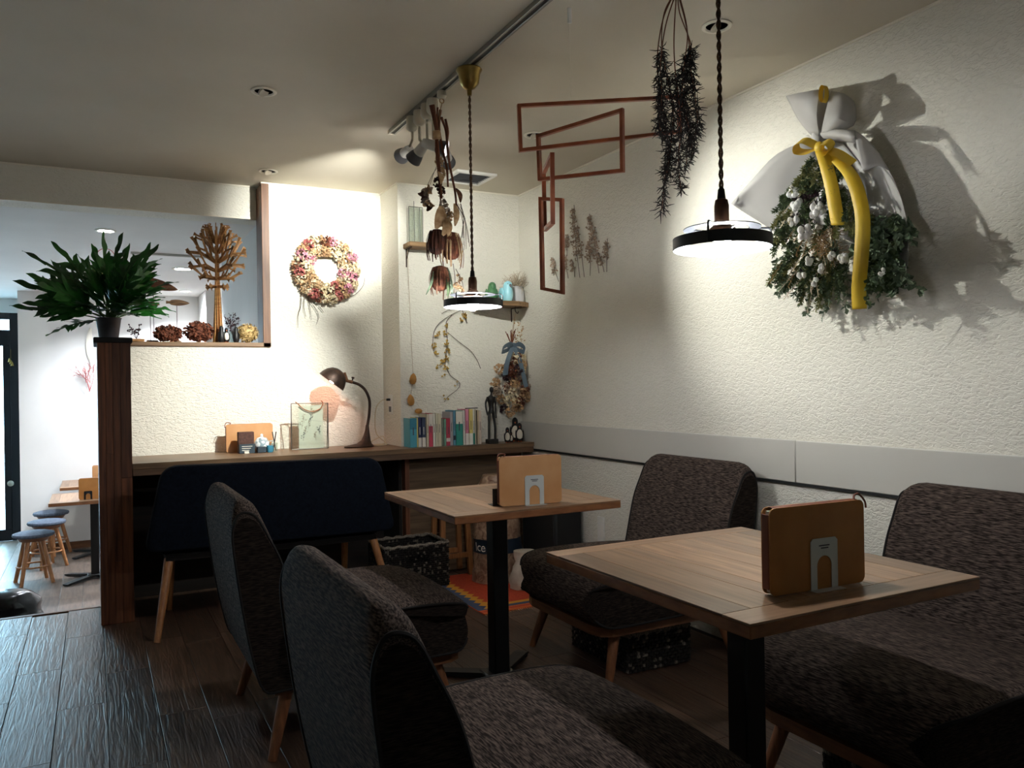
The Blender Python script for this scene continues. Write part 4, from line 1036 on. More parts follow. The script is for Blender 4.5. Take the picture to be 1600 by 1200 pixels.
# ================================================================ desk lamp
ZC = .765; LY = 4.60
dl = thing('desk_lamp', 'dark gooseneck desk lamp with a domed shade, lit, on the counter', 'lamp', (1.42, LY, ZC))
mb = MB(); rows = []
for (sx, sy, z, ox) in ((.088, .062, .0, 0), (.09, .064, .006, 0), (.075, .055, .012, .008), (.045, .038, .020, .03), (.028, .026, .04, .042), (.019, .019, .07, .047), (.013, .013, .10, .05), (.009, .009, .13, .051)):
    rows.append([(1.388+ox+sx*math.cos(2*PI*k/24), LY+sy*math.sin(2*PI*k/24), ZC+.0005+z) for k in range(24)])
vs = [p for r in rows for p in r]; n = 24; fs = [(i*n+k, i*n+(k+1) % n, (i+1)*n+(k+1) % n, (i+1)*n+k) for i in range(len(rows)-1) for k in range(n)]+[list(range(n)), [(len(rows)-1)*n+k for k in range(n)]]
mb.add(vs, fs); mb.build('base', M['iron'], dl)
P = bez([(1.439, LY, ZC+.12), (1.452, LY, .96), (1.455, LY, 1.04), (1.432, LY, 1.10), (1.395, LY, 1.135), (1.352, LY, 1.152)], 8); MB().tube(P, .0085, 10).build('gooseneck', M['iron'], dl)
ax = Vector((-.60, .14, -.79)).normalized(); hc = at(518, 596.5, y=LY)   # rim centre
apex = hc-ax*.075
mb = MB(); lathe_at(mb, [(.001, -.085), (.02, -.083), (.045, -.072), (.066, -.05), (.079, -.022), (.084, 0), (.087, .002), (.082, 0), (.076, -.022), (.063, -.048), (.043, -.069), (.018, -.080), (.001, -.081)], hc, 32, ax, cap=False); mb.build('shade', M['iron'], dl)
mb = MB(); mb.tube([(1.352, LY, 1.152), (1.32, LY, 1.160), tuple(hc-ax*.07+Vector((.03, 0, -.004)))], .011, 10); mb.build('shade_joint', M['copperold'], dl)
mb = MB(); lathe_at(mb, [(.004, 0), (.004, .014), (.009, .016), (.009, .024), (.001, .026)], (1.352, LY, 1.158), 10, (.25, 0, 1)); mb.build('wing_nut', M['iron'], dl)
mb = MB(); mb.ball(hc-ax*.012, .019, 12, 8); mb.build('bulb', M['bulbwarm'], dl)
mb = MB(); lathe_at(mb, [(.013, 0), (.013, .035), (.011, .04)], hc-ax*.07, 12, ax); mb.build('bulb_socket', M['brass'], dl)
op_ = at(611, 632, x=1.607)
P = bez([(1.46, LY+.03, ZC+.006), (1.50, LY+.05, ZC+.006), (1.57, LY+.08, ZC+.01), (1.575, LY+.11, ZC+.05), (1.53, LY+.10, ZC+.04), (1.47, LY+.07, ZC+.012), (1.50, LY+.02, ZC+.005), (1.56, LY+.02, ZC+.006), (1.57, LY+.07, ZC+.02), (1.525, LY+.09, ZC+.07), (1.510, LY+.07, .92), (1.515, LY+.05, 1.0), (1.55, op_.y, 1.038), (1.585, op_.y, op_.z+.03)], 6)
MB().tube(P, .0032, 6).build('power_cord', M['cordivory'], dl)
mb = MB(); lathe_at(mb, [(.005, 0), (.008, .006), (.008, .026), (.001, .026)], (1.577, op_.y, op_.z+.03), 10, (1, 0, 0)); mb.build('plug', M['blackmatte'], dl)
wo = thing('wall_outlet', 'white wall outlet plate on the wall corner above the counter', 'outlet', (1.606, op_.y, op_.z))
MB().box((1.6005, op_.y-.034, op_.z-.06), (1.6065, op_.y+.034, op_.z+.06), .002).build('plate', M['whitepl'], wo)
MB().box((1.5995, op_.y-.02, op_.z-.045), (1.601, op_.y+.02, op_.z-.012)).build('socket', M['greyrub'], wo, smooth=False)

# ================================================================ on the counter
c0 = at(391, 702, y=4.69); folder((.778, 4.685, ZC+.0006), math.radians(1), .255, .158, M['leather'], 'tan leather menu folder leaning on the wall at the counter', True, -1)
bx = thing('brown_box', 'small dark brown box with a slate label in front of the counter folder', 'box', (.740, 4.60, ZC))
MB().box((.700, 4.575, ZC+.0006), (.783, 4.625, ZC+.118), .002).build('box_body', M['brownbox'], bx)
MB().box((.703, 4.570, ZC+.0006), (.786, 4.5748, ZC+.052), .001).build('slate_label', M['chalk'], bx)
for k in range(3): MB().box((.716, 4.5692, ZC+.038-k*.011), (.772-.008*k, 4.5699, ZC+.0405-k*.011)).build('print_line', M['paper'], bx, smooth=False)
MB().box((.728, 4.556, ZC+.0006), (.752, 4.568, ZC+.012), .001).solo('paper_slip', M['paper'], 'tiny white paper slip in front of the brown box', 'paper')
sp = thing('sugar_pot', 'round patterned porcelain sugar pot with a lid on the counter', 'pot', (.832, 4.62, ZC))
mb = MB(); lathe_at(mb, [(.001, .0006), (.024, .0006), (.026, .006), (.040, .03), (.042, .048), (.034, .068), (.029, .072), (.001, .072)], (.832, 4.62, ZC), 24); mb.build('body', M['porc'], sp)
mb = MB(); lathe_at(mb, [(.031, .0722), (.028, .078), (.012, .084), (.006, .087), (.009, .094), (.006, .101), (.001, .103)], (.832, 4.62, ZC), 20); mb.build('lid', M['porc'], sp)
for s in (-1, 1): MB().tube(bez([(.832+s*.040, 4.62, ZC+.058), (.832+s*.058, 4.62, ZC+.060), (.832+s*.054, 4.62, ZC+.036), (.832+s*.040, 4.62, ZC+.032)], 5), .0032, 6).build('handle', M['porc'], sp)
MB().box((.797, 4.555, ZC+.0006), (.844, 4.585, ZC+.034), .003).solo('dark_dish', M['chalk'], 'small dark square dish in front of the sugar pot', 'dish')
mb = MB(); lathe_at(mb, [(.001, .0006), (.016, .0006), (.020, .02), (.018, .038), (.015, .038), (.016, .02), (.001, .006)], (.868, 4.575, ZC), 18); mb.solo('blue_cup', M['bluecup'], 'tiny blue glazed cup beside the dark dish', 'cup')
gp = thing('pen_glass', 'small clear glass holding pens at the end of the counter folder', 'glass', (.899, 4.61, ZC))
mb = MB(); lathe_at(mb, [(.001, .0006), (.018, .0006), (.020, .05), (.0185, .05), (.0165, .004), (.001, .004)], (.899, 4.61, ZC), 18); mb.build('glass_body', M['glass'], gp)
for dx, dy in ((-.006, .004), (.006, -.004)): MB().tube([(.899-dx, 4.61-dy, ZC+.006), (.899+dx*1.6, 4.61+dy, ZC+.112)], .003, 6).build('pen', M['blackmatte'], gp)
# glass frame with pressed flowers
gf = thing('pressed_flower_picture', 'glass frame on the counter showing pressed flowers, with a rope handle', 'frame', (1.105, 4.64, ZC))
X0, X1, Z0, Z1 = 1.0, 1.212, ZC+.0008, 1.03
def bar(a, b, m='solder', r=.0026): return MB().tube([a, b], r, 6).build('rim', M[m], gf)
for (a, b) in (((X0, Z0), (X1, Z0)), ((X1, Z0), (X1, Z1)), ((X1, Z1), (X0, Z1)), ((X0, Z1), (X0, Z0))): bar((a[0], 4.63, a[1]+.003), (b[0], 4.63, b[1]+.003))
for s in (X0, X1): bar((s, 4.63, Z1), (s+(.01 if s == X1 else .012), 4.70, Z0+.003))
MB().box((X0, 4.6290, Z0+.002), (X1, 4.6300, Z1)).build('pane', M['glass'], gf, smooth=False)
MB().box((X0+.042, 4.633, Z0+.006), (X1-.028, 4.634, Z1-.01)).build('card', M['paper'], gf, smooth=False)
r_ = random.Random(2)
for k in range(9):
    x = X0+.062+.016*(k % 7)+r_.uniform(-.004, .004); z = Z0+.05+.035*(k % 5); mb = MB()
    mb.tube([(x, 4.6323, z), (x+r_.uniform(-.01, .01), 4.6323, z+.05)], .0007, 4)
    for j in range(6): mb.petal((x+r_.uniform(-.004, .004), 4.6322, z+.015+.006*j), (r_.choice((-1, 1)), 0, r_.uniform(-.2, .8)), (0, -1, 0), .012, .005, .02)
    mb.build('pressed_flower', M['dustpet' if k % 3 else 'ink'], gf, smooth=False)
MB().tube(bez([(X0+.022, 4.626, Z1+.012), (X0+.034, 4.624, Z1+.004), (X0+.07, 4.622, Z1-.03), (X0+.12, 4.622, Z1-.045), (X0+.165, 4.622, Z1-.03), (X0+.182, 4.624, Z1), (X0+.172, 4.626, Z1+.016)], 5), .003, 6).build('rope_handle', M['rope'], gf)

# ================================================================ books
bw = [(75, 280, '#4b9db0'), (17, 284, '#cdbb6a'), (38, 282, '#1d2550'), (40, 284, '#39445e'), (25, 318, '#cfc6ae'), (45, 322, '#c3455a'), (30, 320, '#e2ddd0'), (25, 322, '#d6cfb4'), (40, 316, '#d9d0b4'), (30, 268, '#6e7768'), (25, 262, '#78a58c'), (45, 268, '#b43c50'), (35, 330, '#a8a5a8'), (30, 344, '#5c90a8'), (80, 338, '#2f9486'), (26, 342, '#dedbd2'), (40, 352, '#d989a0'), (45, 350, '#e0cc78'), (25, 346, '#e6e2d6'), (15, 345, '#d2c6a8'), (7, 338, '#26221e'), (25, 338, '#cdb998'), (30, 330, '#e0cdbc')]
tot = sum(b[0] for b in bw); xb = 1.618; sc = .455/tot; names = ['teal', 'thin yellow', 'navy', 'slate blue', 'cream', 'red', 'white', 'ivory', 'beige', 'grey green', 'pale green', 'crimson', 'grey', 'steel blue', 'wide sea green', 'off white', 'pink', 'yellow', 'chalk white', 'sand coloured', 'very thin black', 'tan', 'pale peach']
bandc = {0: '#2f7a90', 2: '#d9d4c8', 3: '#d9d4c8', 5: '#e2d8cc', 13: '#1d2c3a', 14: '#e4e0d4', 16: '#ece6dc', 17: '#e9e6da', 18: '#3a8a78', 11: '#e0d4cc'}
for i, (w_, h_, col) in enumerate(bw):
    W = w_*sc; Hh = h_*.000605; dep = .105 if i < 4 else .118
    y0 = BY-.005-dep-rng.uniform(0, .008); m = noisy('book_cloth_%d' % i, col, col, 5, .6); m.node_tree.nodes['Principled BSDF'].inputs['Roughness'].default_value = .55
    t = thing('book', '%s book in the row on the counter' % names[i], 'book', (xb+W/2, y0+dep/2, ZC), 'books on the counter')
    mb = MB(); z0 = ZC+.0006
    mb.box((xb+.0004, y0, z0), (xb+W-.0004, y0+.0015, z0+Hh)); mb.box((xb+.0004, y0, z0), (xb+.0016, y0+dep, z0+Hh)); mb.box((xb+W-.0016, y0, z0), (xb+W-.0004, y0+dep, z0+Hh)); mb.build('cover', m, t, smooth=False)
    MB().box((xb+.0016, y0+.0015, z0+.002), (xb+W-.0016, y0+dep-.002, z0+Hh-.002)).build('pages', M['page'], t, smooth=False)
    if i in bandc:
        f0, f1 = (.0, .32) if i in (2, 3, 17, 16, 18) else ((.62, .99) if i in (5, 14, 0) else (.15, .28))
        MB().box((xb+.0008, y0-.0006, z0+Hh*f0), (xb+W-.0008, y0-.0001, z0+Hh*f1)).build('spine_band', base_mat('band_%d' % i, bandc[i], .6), t, smooth=False)
    if W > .013:
        for k in range(1): MB().box((xb+W*.42, y0-.0008, z0+Hh*.42), (xb+W*.56, y0-.0002, z0+Hh*.68)).build('spine_title', M['ink'] if i not in (2, 3, 20) else M['paper'], t, smooth=False)
    xb += W
MB().box((2.0, BY-.07, ZC+.2141), (2.078, BY-.05, ZC+.219), .001).solo('black_pen', M['blackmatte'], 'thin black pen lying across the tops of the books', 'pen')
mb = MB(); c = at(655, 649, y=4.41); mb.ball((c.x, 4.42, ZC+.196+.013), (.024, .017, .0155), 14, 9); mb.solo('small_gourd', M['gourd'], 'small orange gourd lying on top of the books', 'gourd')
# standing figurine
fc = at(768, 691, y=4.335); F = Vector((fc.x+.002, 4.335, ZC)); fg = thing('standing_figurine', 'tall thin ebony figurine of a standing figure on the counter', 'figurine', tuple(F))
MB().box((F.x-.032, F.y-.025, ZC+.0006), (F.x+.034, F.y+.025, ZC+.028), .003).build('base', M['ebony'], fg)
mb = MB(); V = lambda a, b, c: F+Vector((a, b, c))
mb.tube(bez([V(-.018, 0, .024), V(-.019, -.004, .10), V(-.014, 0, .175), V(-.006, 0, .20)], 5), [.007]*4+[.0075]*4+[.009]*4+[.011]*4, 8)
mb.tube(bez([V(.022, 0, .024), V(.022, -.004, .10), V(.014, 0, .175), V(.006, 0, .20)], 5), [.007]*4+[.0075]*4+[.009]*4+[.011]*4, 8)
mb.tube(bez([V(0, 0, .185), V(0, 0, .22), V(-.002, 0, .26), V(-.002, 0, .285), V(0, 0, .297)], 4), [.017, .0165, .016, .0155, .0155, .016, .017, .019, .0215, .023, .023, .022, .019, .014, .009, .0075, .007], 12)
mb.tube([V(0, 0, .29), V(.002, -.002, .312)], .0065, 8); mb.ball(V(.002, -.003, .327), (.0125, .0145, .019), 12, 9)
mb.tube(bez([V(-.022, 0, .284), V(-.036, .004, .24), V(-.030, -.004, .185), V(-.024, -.012, .17)], 4), [.0065]*4+[.005]*4+[.0045]*5, 7)
mb.tube(bez([V(.021, 0, .284), V(.029, .002, .24), V(.029, 0, .19), V(.030, -.004, .155)], 4), [.0065]*4+[.005]*4+[.0045]*5, 7)
mb.build('body', M['ebony'], fg)
r_ = 0
for px, py, hh, l in ((793, 691, .095, 'small penguin figurine standing apart beside the tiniest one on the counter'), (798.5, 692, .068, 'tiniest penguin figurine of the family on the counter'), (805, 690, .150, 'tallest penguin figurine of the family on the counter'), (812, 691, .118, 'medium penguin figurine in front of the tallest one on the counter')):
    yy = 4.415 if hh > .14 else (4.36 if hh > .1 else 4.335); c = at(px, py, y=yy); penguin((c.x, yy, ZC+.0006), hh, l, -.42, 'penguin family on the counter')

# ================================================================ wall shelves
sl = thing('wall_shelf', 'small rustic wooden wall shelf carrying a tall glass frame', 'shelf', (1.715, BY, 1.955)); 
MB().box((1.636, 4.36, 1.938), (1.80, BY-.0006, 1.966), .003).build('board', M['shelf'], sl)
MB().tube([(1.655, BY-.004, 1.83), (1.655, BY-.004, 1.936), (1.655, 4.38, 1.936)], .004, 6).build('bracket', M['iron'], sl)
MB().tube([(1.655, BY-.006, 1.87), (1.655, 4.42, 1.934)], .0025, 6).build('brace', M['iron'], sl)
gt = thing('glass_picture_stand', 'tall thin empty glass frame standing on the small shelf', 'frame', (1.69, 4.42, 1.967))
for (a, b) in (((1.648, 1.968), (1.735, 1.968)), ((1.735, 1.968), (1.735, 2.175)), ((1.735, 2.175), (1.648, 2.175)), ((1.648, 2.175), (1.648, 1.968))): MB().tube([(a[0], 4.40, a[1]+.0015), (b[0], 4.40, b[1]+.0015)], .0022, 6).build('rim', M['solder'], gt)
for x in (1.68, 1.715): MB().tube([(x, 4.398, 1.97), (x, 4.398, 2.21 if x < 1.7 else 2.175)], .0018, 6).build('rim', M['solder'], gt)
MB().box((1.648, 4.3995, 1.97), (1.735, 4.4005, 2.175)).build('pane', M['glass'], gt, smooth=False)
sr = thing('corner_shelf', 'rustic wooden corner shelf with bird ornaments and a pot', 'shelf', (2.25, BY, 1.62))
mb = MB(); mb.prism([(2.04, BY-.001), (2.04, 4.37), (2.20, 4.30), (2.32, 4.30), (WX-.001, 4.36), (WX-.001, BY-.001)], 1.606, 1.634, XZ); mb.build('board', M['shelf'], sr, smooth=False)
mb = MB(); mb.tube([(2.355, BY-.004, 1.52), (2.355, BY-.004, 1.603), (2.355, 4.34, 1.603)], .004, 6); mb.build('bracket', M['iron'], sr)
MB().tube(bez([(2.33, 4.37, 1.606), (2.33, 4.37, 1.58), (2.345, 4.37, 1.565), (2.352, 4.37, 1.578)], 4), .003, 6).build('hook', M['iron'], sr)
def bird(c, s, m, label, rz, lean):
    t = thing('bird_ornament', label, 'ornament', tuple(c), 'bird ornaments on the corner shelf'); t.rotation_euler = (0, 0, rz)
    mb = MB(); rows = []
    prof = [(.0, .030, 0), (.008, .036, 0), (.03, .042, .0), (.055, .040, .002), (.078, .034, .008), (.095, .032, .014), (.112, .027, .018), (.122, .016, .02), (.126, .002, .02)]
    for (z, r, o) in prof: rows.append([Vector((s*(r*.85*math.cos(2*PI*k/16)), s*(-o*lean+r*1.05*math.sin(2*PI*k/16)), s*z)) for k in range(16)])
    vs = [p for r in rows for p in r]; fs = [(i*16+k, i*16+(k+1) % 16, (i+1)*16+(k+1) % 16, (i+1)*16+k) for i in range(len(rows)-1) for k in range(16)]+[list(range(16))]
    mb.add(vs, fs); mb.build('body', m, t, world=False)
    for q in (-1, 1):
        mb = MB(); mb.ball((q*.034*s, .012*s, .05*s), (.010*s, .030*s, .036*s), 10, 6); mb.build('wing', m, t, world=False)
        mb = MB(); mb.ball((q*.017*s, -(.020*lean+.024)*s, .104*s), .0028*s, 6, 5); mb.build('eye', M['blackmatte'], t, world=False)
    mb = MB(); mb.add([(-.018*s, .025*s, .02*s), (.018*s, .025*s, .02*s), (.012*s, .085*s, .004*s), (-.012*s, .085*s, .004*s), (-.018*s, .03*s, .006*s), (.018*s, .03*s, .006*s)], [(0, 1, 2, 3), (4, 5, 2, 3), (0, 3, 4), (1, 2, 5)]); mb.build('tail', m, t, world=False, smooth=False)
    mb = MB(); lathe_at(mb, [(.009*s, 0), (.006*s, .014*s), (.0005, .026*s)], (0, -(.020*lean+.025)*s, .098*s), 8, (0, -.7, -.8)); mb.build('beak', M['greyrub'] if m is M['birdblue'] else m, t, world=False)
bird((2.168, 4.37, 1.6345), .92, M['birdgreen'], 'green glazed bird ornament on the corner shelf', -.3, 1.2)
bird((2.255, 4.335, 1.6345), .98, M['birdblue'], 'pale blue glazed bird ornament on the corner shelf', .1, .6)
pc = Vector((2.356, 4.413, 1.6345)); mp_ = thing('moss_pot', 'pale concrete pot filled with curly dried moss on the corner shelf', 'pot', tuple(pc))
mb = MB(); lathe_at(mb, [(.001, 0), (.05, 0), (.057, .012), (.056, .05), (.046, .095), (.048, .102), (.043, .102), (.042, .09), (.001, .088)], pc, 24); mb.build('pot', M['concrete'], mp_)
mb = MB(); r_ = random.Random(6)
for k in range(150):
    d = Vector((r_.uniform(-1, 1), r_.uniform(-.8, .6), r_.uniform(.35, 1.3))).normalized(); p = pc+Vector((r_.uniform(-.025, .025), r_.uniform(-.025, .025), .088)); L = r_.uniform(.06, .125); P = [p]
    for j in range(5): d = (d+rdir(r_)*.5).normalized(); P.append(P[-1]+d*L/5)
    P = [Vector((min(q.x, WX-.004), min(q.y, BY-.004), q.z)) for q in P]; mb.tube(P, .0011, 3, cap=False)
o = mb.build('dried_moss', M['drymoss'], mp_); o['kind'] = 'stuff'
# bouquet with slate ribbon under the shelf
bq = thing('hanging_bouquet', 'dried rose bouquet tied with a slate blue ribbon, hung from the corner shelf', 'bouquet', (2.315, 4.39, 1.38)); r_ = random.Random(41)
mb = MB(); mb.tube([(2.33, 4.372, 1.565), (2.322, 4.38, 1.48), (2.31, 4.385, 1.40)], .0014, 4); mb.tube([(2.33, 4.372, 1.565), (2.312, 4.375, 1.47), (2.305, 4.385, 1.40)], .0014, 4); mb.build('hanging_string', M['twigtan'], bq)
for k in range(16):
    p = Vector((2.308, 4.388, 1.37)); d = Vector((r_.uniform(-.5, .35), r_.uniform(-.3, .2), 1)).normalized(); MB().tube([p-d*.03, p+d*r_.uniform(.05, .11)], .0024, 5).build('stem', M['twigred'], bq)
def keepin(mb): mb.v = [(min(x, WX-.003), min(y, BY-.003), z) for (x, y, z) in mb.v]; return mb
cl = []
for k in range(46):
    f = r_.random()**.8; z = 1.31-.36*f; half = .035+.085*math.sin(PI*min(1, f*.78+.12)); a = r_.uniform(0, 2*PI); cl.append((2.305+.012*f+half*math.cos(a)*r_.uniform(.3, 1), 4.385+.045*math.sin(a), z))
for c in cl:
    mb = MB(); clump(mb, c, (.03, .026, .032), 46, .022, r_, wide=.85); keepin(mb).build('dried_rose', M[r_.choice(['tanpet', 'tanpet', 'dustpet', 'rust', 'plum', 'cream', 'rose'])], bq, smooth=False)
mb = MB()
for k in range(50):
    mb.petal((2.37+r_.uniform(-.03, .03), 4.40+r_.uniform(-.02, .04), r_.uniform(1.29, 1.52)), rdir(r_), rdir(r_), .017, .012, .3)
keepin(mb).build('leaf_spray', M['tanpet'], bq, smooth=False)['kind'] = 'stuff'
for (dx, z) in ((.10, 1.17), (.115, 1.18)):
    mb = MB(); mb.tube(bez([(2.36, 4.38, 1.16), (2.36+dx*.5, 4.35, z), (2.31+dx, 4.34, z-.01)], 4), .001, 4); keepin(mb).build('trailing_twig', M['twig'], bq)
def ribbon(mb, pts, w0, wdir, n=6, tip=1.0):
    P = bez(pts, n); rows = []
    for i, p in enumerate(P):
        f = i/(len(P)-1); ww = w0*(1+(tip-1)*f); d = Vector(wdir).normalized(); rows.append([p-d*ww*.5, p+Vector((0, -.001, .0)), p+d*ww*.5])
    mb.strip(rows); return mb
rb = M['ribgrey']; bq0 = Vector((2.292, 4.338, 1.355))
for (a, wd, w_) in (([(0, 0, 0), (-.03, -.012, -.05), (-.052, -.014, -.11), (-.062, -.01, -.175)], (1, 0, .15), .036), ([(.004, 0, 0), (.03, -.012, -.06), (.055, -.014, -.14), (.083, -.01, -.25)], (1, 0, .2), .03)):
    ribbon(MB(), [bq0+Vector(q) for q in a], w_, wd).build('ribbon_tail', rb, bq)
for s in (-1, 1):
    mb = MB(); ribbon(mb, [bq0, bq0+Vector((s*.03, -.02, .016)), bq0+Vector((s*.07, -.012, -.004)), bq0+Vector((s*.078, -.004, -.03)), bq0+Vector((s*.04, .004, -.022)), bq0], .030, (0, -.5, 1)); mb.build('ribbon_loop', rb, bq)
mb = MB(); lathe_at(mb, [(.016, -.02), (.028, -.012), (.030, .005), (.026, .018), (.016, .022)], bq0+Vector((.008, .028, .004)), 14); mb.build('ribbon_knot', rb, bq)
# yellow-pod vine on the recess wall
vn = thing('dried_vine', 'dried vine with clusters of yellow pods on the wall above the books', 'dried plant', (1.9, BY, 1.4)); r_ = random.Random(9)
paths = [[(722, 484), (705, 492), (690, 502), (681, 512), (677, 524), (676, 540)], [(706, 492), (697, 505), (699, 530), (697, 556), (695, 575)], [(697, 575), (705, 588), (718, 598), (715, 608), (700, 620), (694, 628)], [(700, 520), (718, 535), (735, 548), (745, 562), (751, 576)], [(722, 484), (727, 498), (730, 505)], [(690, 300+190), (702, 484), (716, 480)]]
for P_ in paths:
    mb = MB(); P = bez([at(a, b, y=BY-.012) for a, b in P_], 6); mb.tube(P, .0018, 5); mb.build('tendril', M['twig'], vn)
for (px, py, n) in ((683, 522, 8), (678, 540, 9), (682, 552, 6), (697, 520, 8), (698, 535, 9), (699, 548, 10), (697, 560, 10), (691, 566, 8), (696, 575, 8), (686, 572, 6), (699, 508, 5), (725, 493, 9), (720, 500, 6), (694, 588, 3), (714, 600, 2), (697, 620, 3)):
    mb = MB(); c = at(px, py, y=BY-.016)
    for k in range(n): q = c+Vector((r_.uniform(-.016, .016), r_.uniform(-.008, .004), r_.uniform(-.014, .014))); clump(mb, q, (.004, .004, .004), 7, .011, r_)
    keepin(mb).build('pod_cluster', M['podyellow'], vn, smooth=False)
# gourds on a string
gs = thing('gourd_string', 'two small gourds on a thin string hung from the small shelf bracket', 'hanging ornament', (1.672, 4.45, 1.10))
g1, g2 = at(645.5, 592, y=4.45), at(642, 625, y=4.45)
MB().tube(bez([(1.655, 4.452, 1.932), (1.664, 4.452, 1.6), g1+Vector((0, 0, .03)), g1, g2+Vector((0, 0, .03)), g2], 6), .001, 4).build('string', M['twigtan'], gs)
for g, l in ((g1, 1), (g2, -1)):
    mb = MB(); lathe_at(mb, [(.001, -.034), (.012, -.03), (.020, -.016), (.021, 0), (.016, .018), (.007, .03), (.001, .034)], g, 14, (.12*l, 0, 1)); mb.build('gourd', M['gourd'], gs)
# ================================================================ banksia bundle on the track
by = at(690, 150, x=TX).y; BX = TX
by = 2.965; bu = thing('banksia_bundle', 'hanging bundle of dried banksia, bark strips and leaves on the ceiling track', 'dried flowers', (BX, by, 1.9)); r_ = random.Random(12)
def bp(px, py, off=0.0): return at(px, py, y=2.965+off)
hk = bp(689, 150)
mb = MB(); lathe_at(mb, [(.001, 0), (.018, 0), (.02, -.02), (.012, -.03), (.001, -.03)], (BX, hk.y, H-.0201), 14); mb.build('track_hook', M['ivory'], bu)
mb = MB(); mb.tube([(BX+.009*math.cos(k*PI/8), hk.y, H-.058+.009*math.sin(k*PI/8)) for k in range(16)], .002, 5, closed=True); mb.build('hook_ring', M['twigtan'], bu)
MB().tube([(BX, hk.y, H-.066), bp(687, 176), bp(686, 205)], .0018, 5).build('string', M['twigtan'], bu)
for P_, r0 in (([(673, 164), (679, 190), (683, 215), (686, 260), (690, 310)], .007), ([(677, 164), (682, 195), (684, 225), (688, 262)], .006), ([(688, 172), (686, 200), (692, 236), (698, 262), (700, 292)], .006), ([(690, 184), (697, 205), (700, 240), (705, 270), (711, 300), (713, 322)], .006), ([(696, 186), (700, 205), (699, 222), (701, 240)], .005), ([(684, 168), (682, 200), (681, 230), (684, 262), (687, 300), (692, 345)], .004)):
    P = bez([bp(a, b, r_.uniform(-.03, .03)) for a, b in P_], 5); MB().tube(P, [r0*(1-.35*i/len(P)) for i in range(len(P))], 7).build('stem', M['twigred'], bu)
mb = MB(); a, b = bp(682, 205), bp(683, 217); mb.tube([a, b], .016, 12); mb.build('wrap', M['tanpet'], bu)
def banksia(px, py, rx, h_, m1, m2, strips, tilt=0.0):
    """cup of bracts with hanging strips, opening downward"""
    c = bp(px, py); mb = MB(); N = 26
    lathe_at(mb, [(.006, h_*.5), (rx*.62, h_*.44), (rx*.98, h_*.22), (rx*1.02, -h_*.05), (rx*.86, -h_*.32), (rx*.55, -h_*.5), (rx*.3, -h_*.54)], c, 18, (tilt, 0, 1)); mb.build('flower_head', m1, bu)
    for k in range(strips):
        a = 2*PI*k/strips+r_.uniform(-.15, .15); p = c+Vector((math.cos(a)*rx*.75, math.sin(a)*rx*.75, h_*.42)); out = Vector((math.cos(a), math.sin(a), 0)); rows = []; L = h_*r_.uniform(.8, 1.35); ww = rx*.11
        sd = Vector((-math.sin(a), math.cos(a), 0)); fl = r_.uniform(-.25, .3)
        for j in range(6):
            f = j/5; q = p+out*(rx*.40*math.sin(PI*.85*f)+fl*rx*f*f)+Vector((0, 0, -L*f)); w2 = ww*(1-.75*f)+.001; rows.append([q-sd*w2, q+out*.002, q+sd*w2])
        mb = MB(); mb.strip(rows); mb.build('bract', m2 if k % 3 else m1, bu, smooth=True)
banksia(683, 377, .038, .098, M['bark'], M['bark'], 18, .15)
banksia(704, 383, .043, .108, M['rust'], M['tanpet'], 20, -.1)
banksia(688, 434, .039, .098, M['rust'], M['fishwood'], 16, .1)
def bleaf(px, py, L, W, d, m='tanpet', nrm=(.3, -1, 0)):
    c = bp(px, py, -.03); d = Vector(d).normalized(); nn = Vector(nrm).normalized(); sd = d.cross(nn).normalized(); rows = []
    for j in range(8):
        f = j/7; w2 = W*.5*math.sin(PI*(.08+.88*f))**.8; q = c+d*L*f+nn*.012*math.sin(PI*f); rows.append([q-sd*w2, q+nn*.004, q+sd*w2])
    MB().strip(rows).build('leaf', M[m], bu)
bleaf(690, 322, .095, .056, (-.25, .1, -1)); bleaf(698, 340, .075, .034, (.05, 0, -1)); bleaf(710, 318, .09, .032, (.05, .1, -1)); bleaf(712, 294, .06, .026, (.35, 0, -1), 'fishwood'); bleaf(685, 268, .05, .026, (.2, 0, -1), 'tanpet'); bleaf(695, 345, .07, .03, (-.2, 0, -1))
bleaf(697, 434, .075, .02, (.05, 0, -1), 'pine'); bleaf(677, 424, .10, .012, (-.35, 0, -1), 'sage'); bleaf(700, 420, .13, .012, (.1, 0, -1), 'sage')
for (px, py) in ((686, 252), (690, 270), (684, 285), (689, 300), (693, 320), (697, 330), (692, 345), (702, 338)):
    mb = MB(); clump(mb, bp(px, py), (.016, .014, .022), 34, .016, r_); mb.build('seed_cluster', M[r_.choice(['dustpet', 'tanpet', 'bark'])], bu, smooth=False)
for k in range(9):
    q = bp(716+r_.uniform(-3, 6), 318); e = bp(722+k*1.2+r_.uniform(-3, 3), 380+r_.uniform(-14, 12)); m_ = (q+e)*.5+Vector((.012, 0, .012)); MB().tube(bez([q, m_, e], 5), .0011, 4).build('grass_blade', M['twiggrey'], bu)
for P_ in ([(708, 412), (711, 440), (707, 470)], [(712, 420), (722, 440), (724, 458)]):
    MB().tube(bez([bp(a, b) for a, b in P_], 5), .0016, 5).build('stem', M['twiggrey'], bu)
for (px, py) in ((716, 432), (720, 437), (713, 448), (718, 450), (722, 455), (715, 442), (711, 446)):
    mb = MB(); clump(mb, bp(px, py), (.008, .008, .008), 10, .014, r_); mb.build('small_bloom', M['tanpet'], bu, smooth=False)
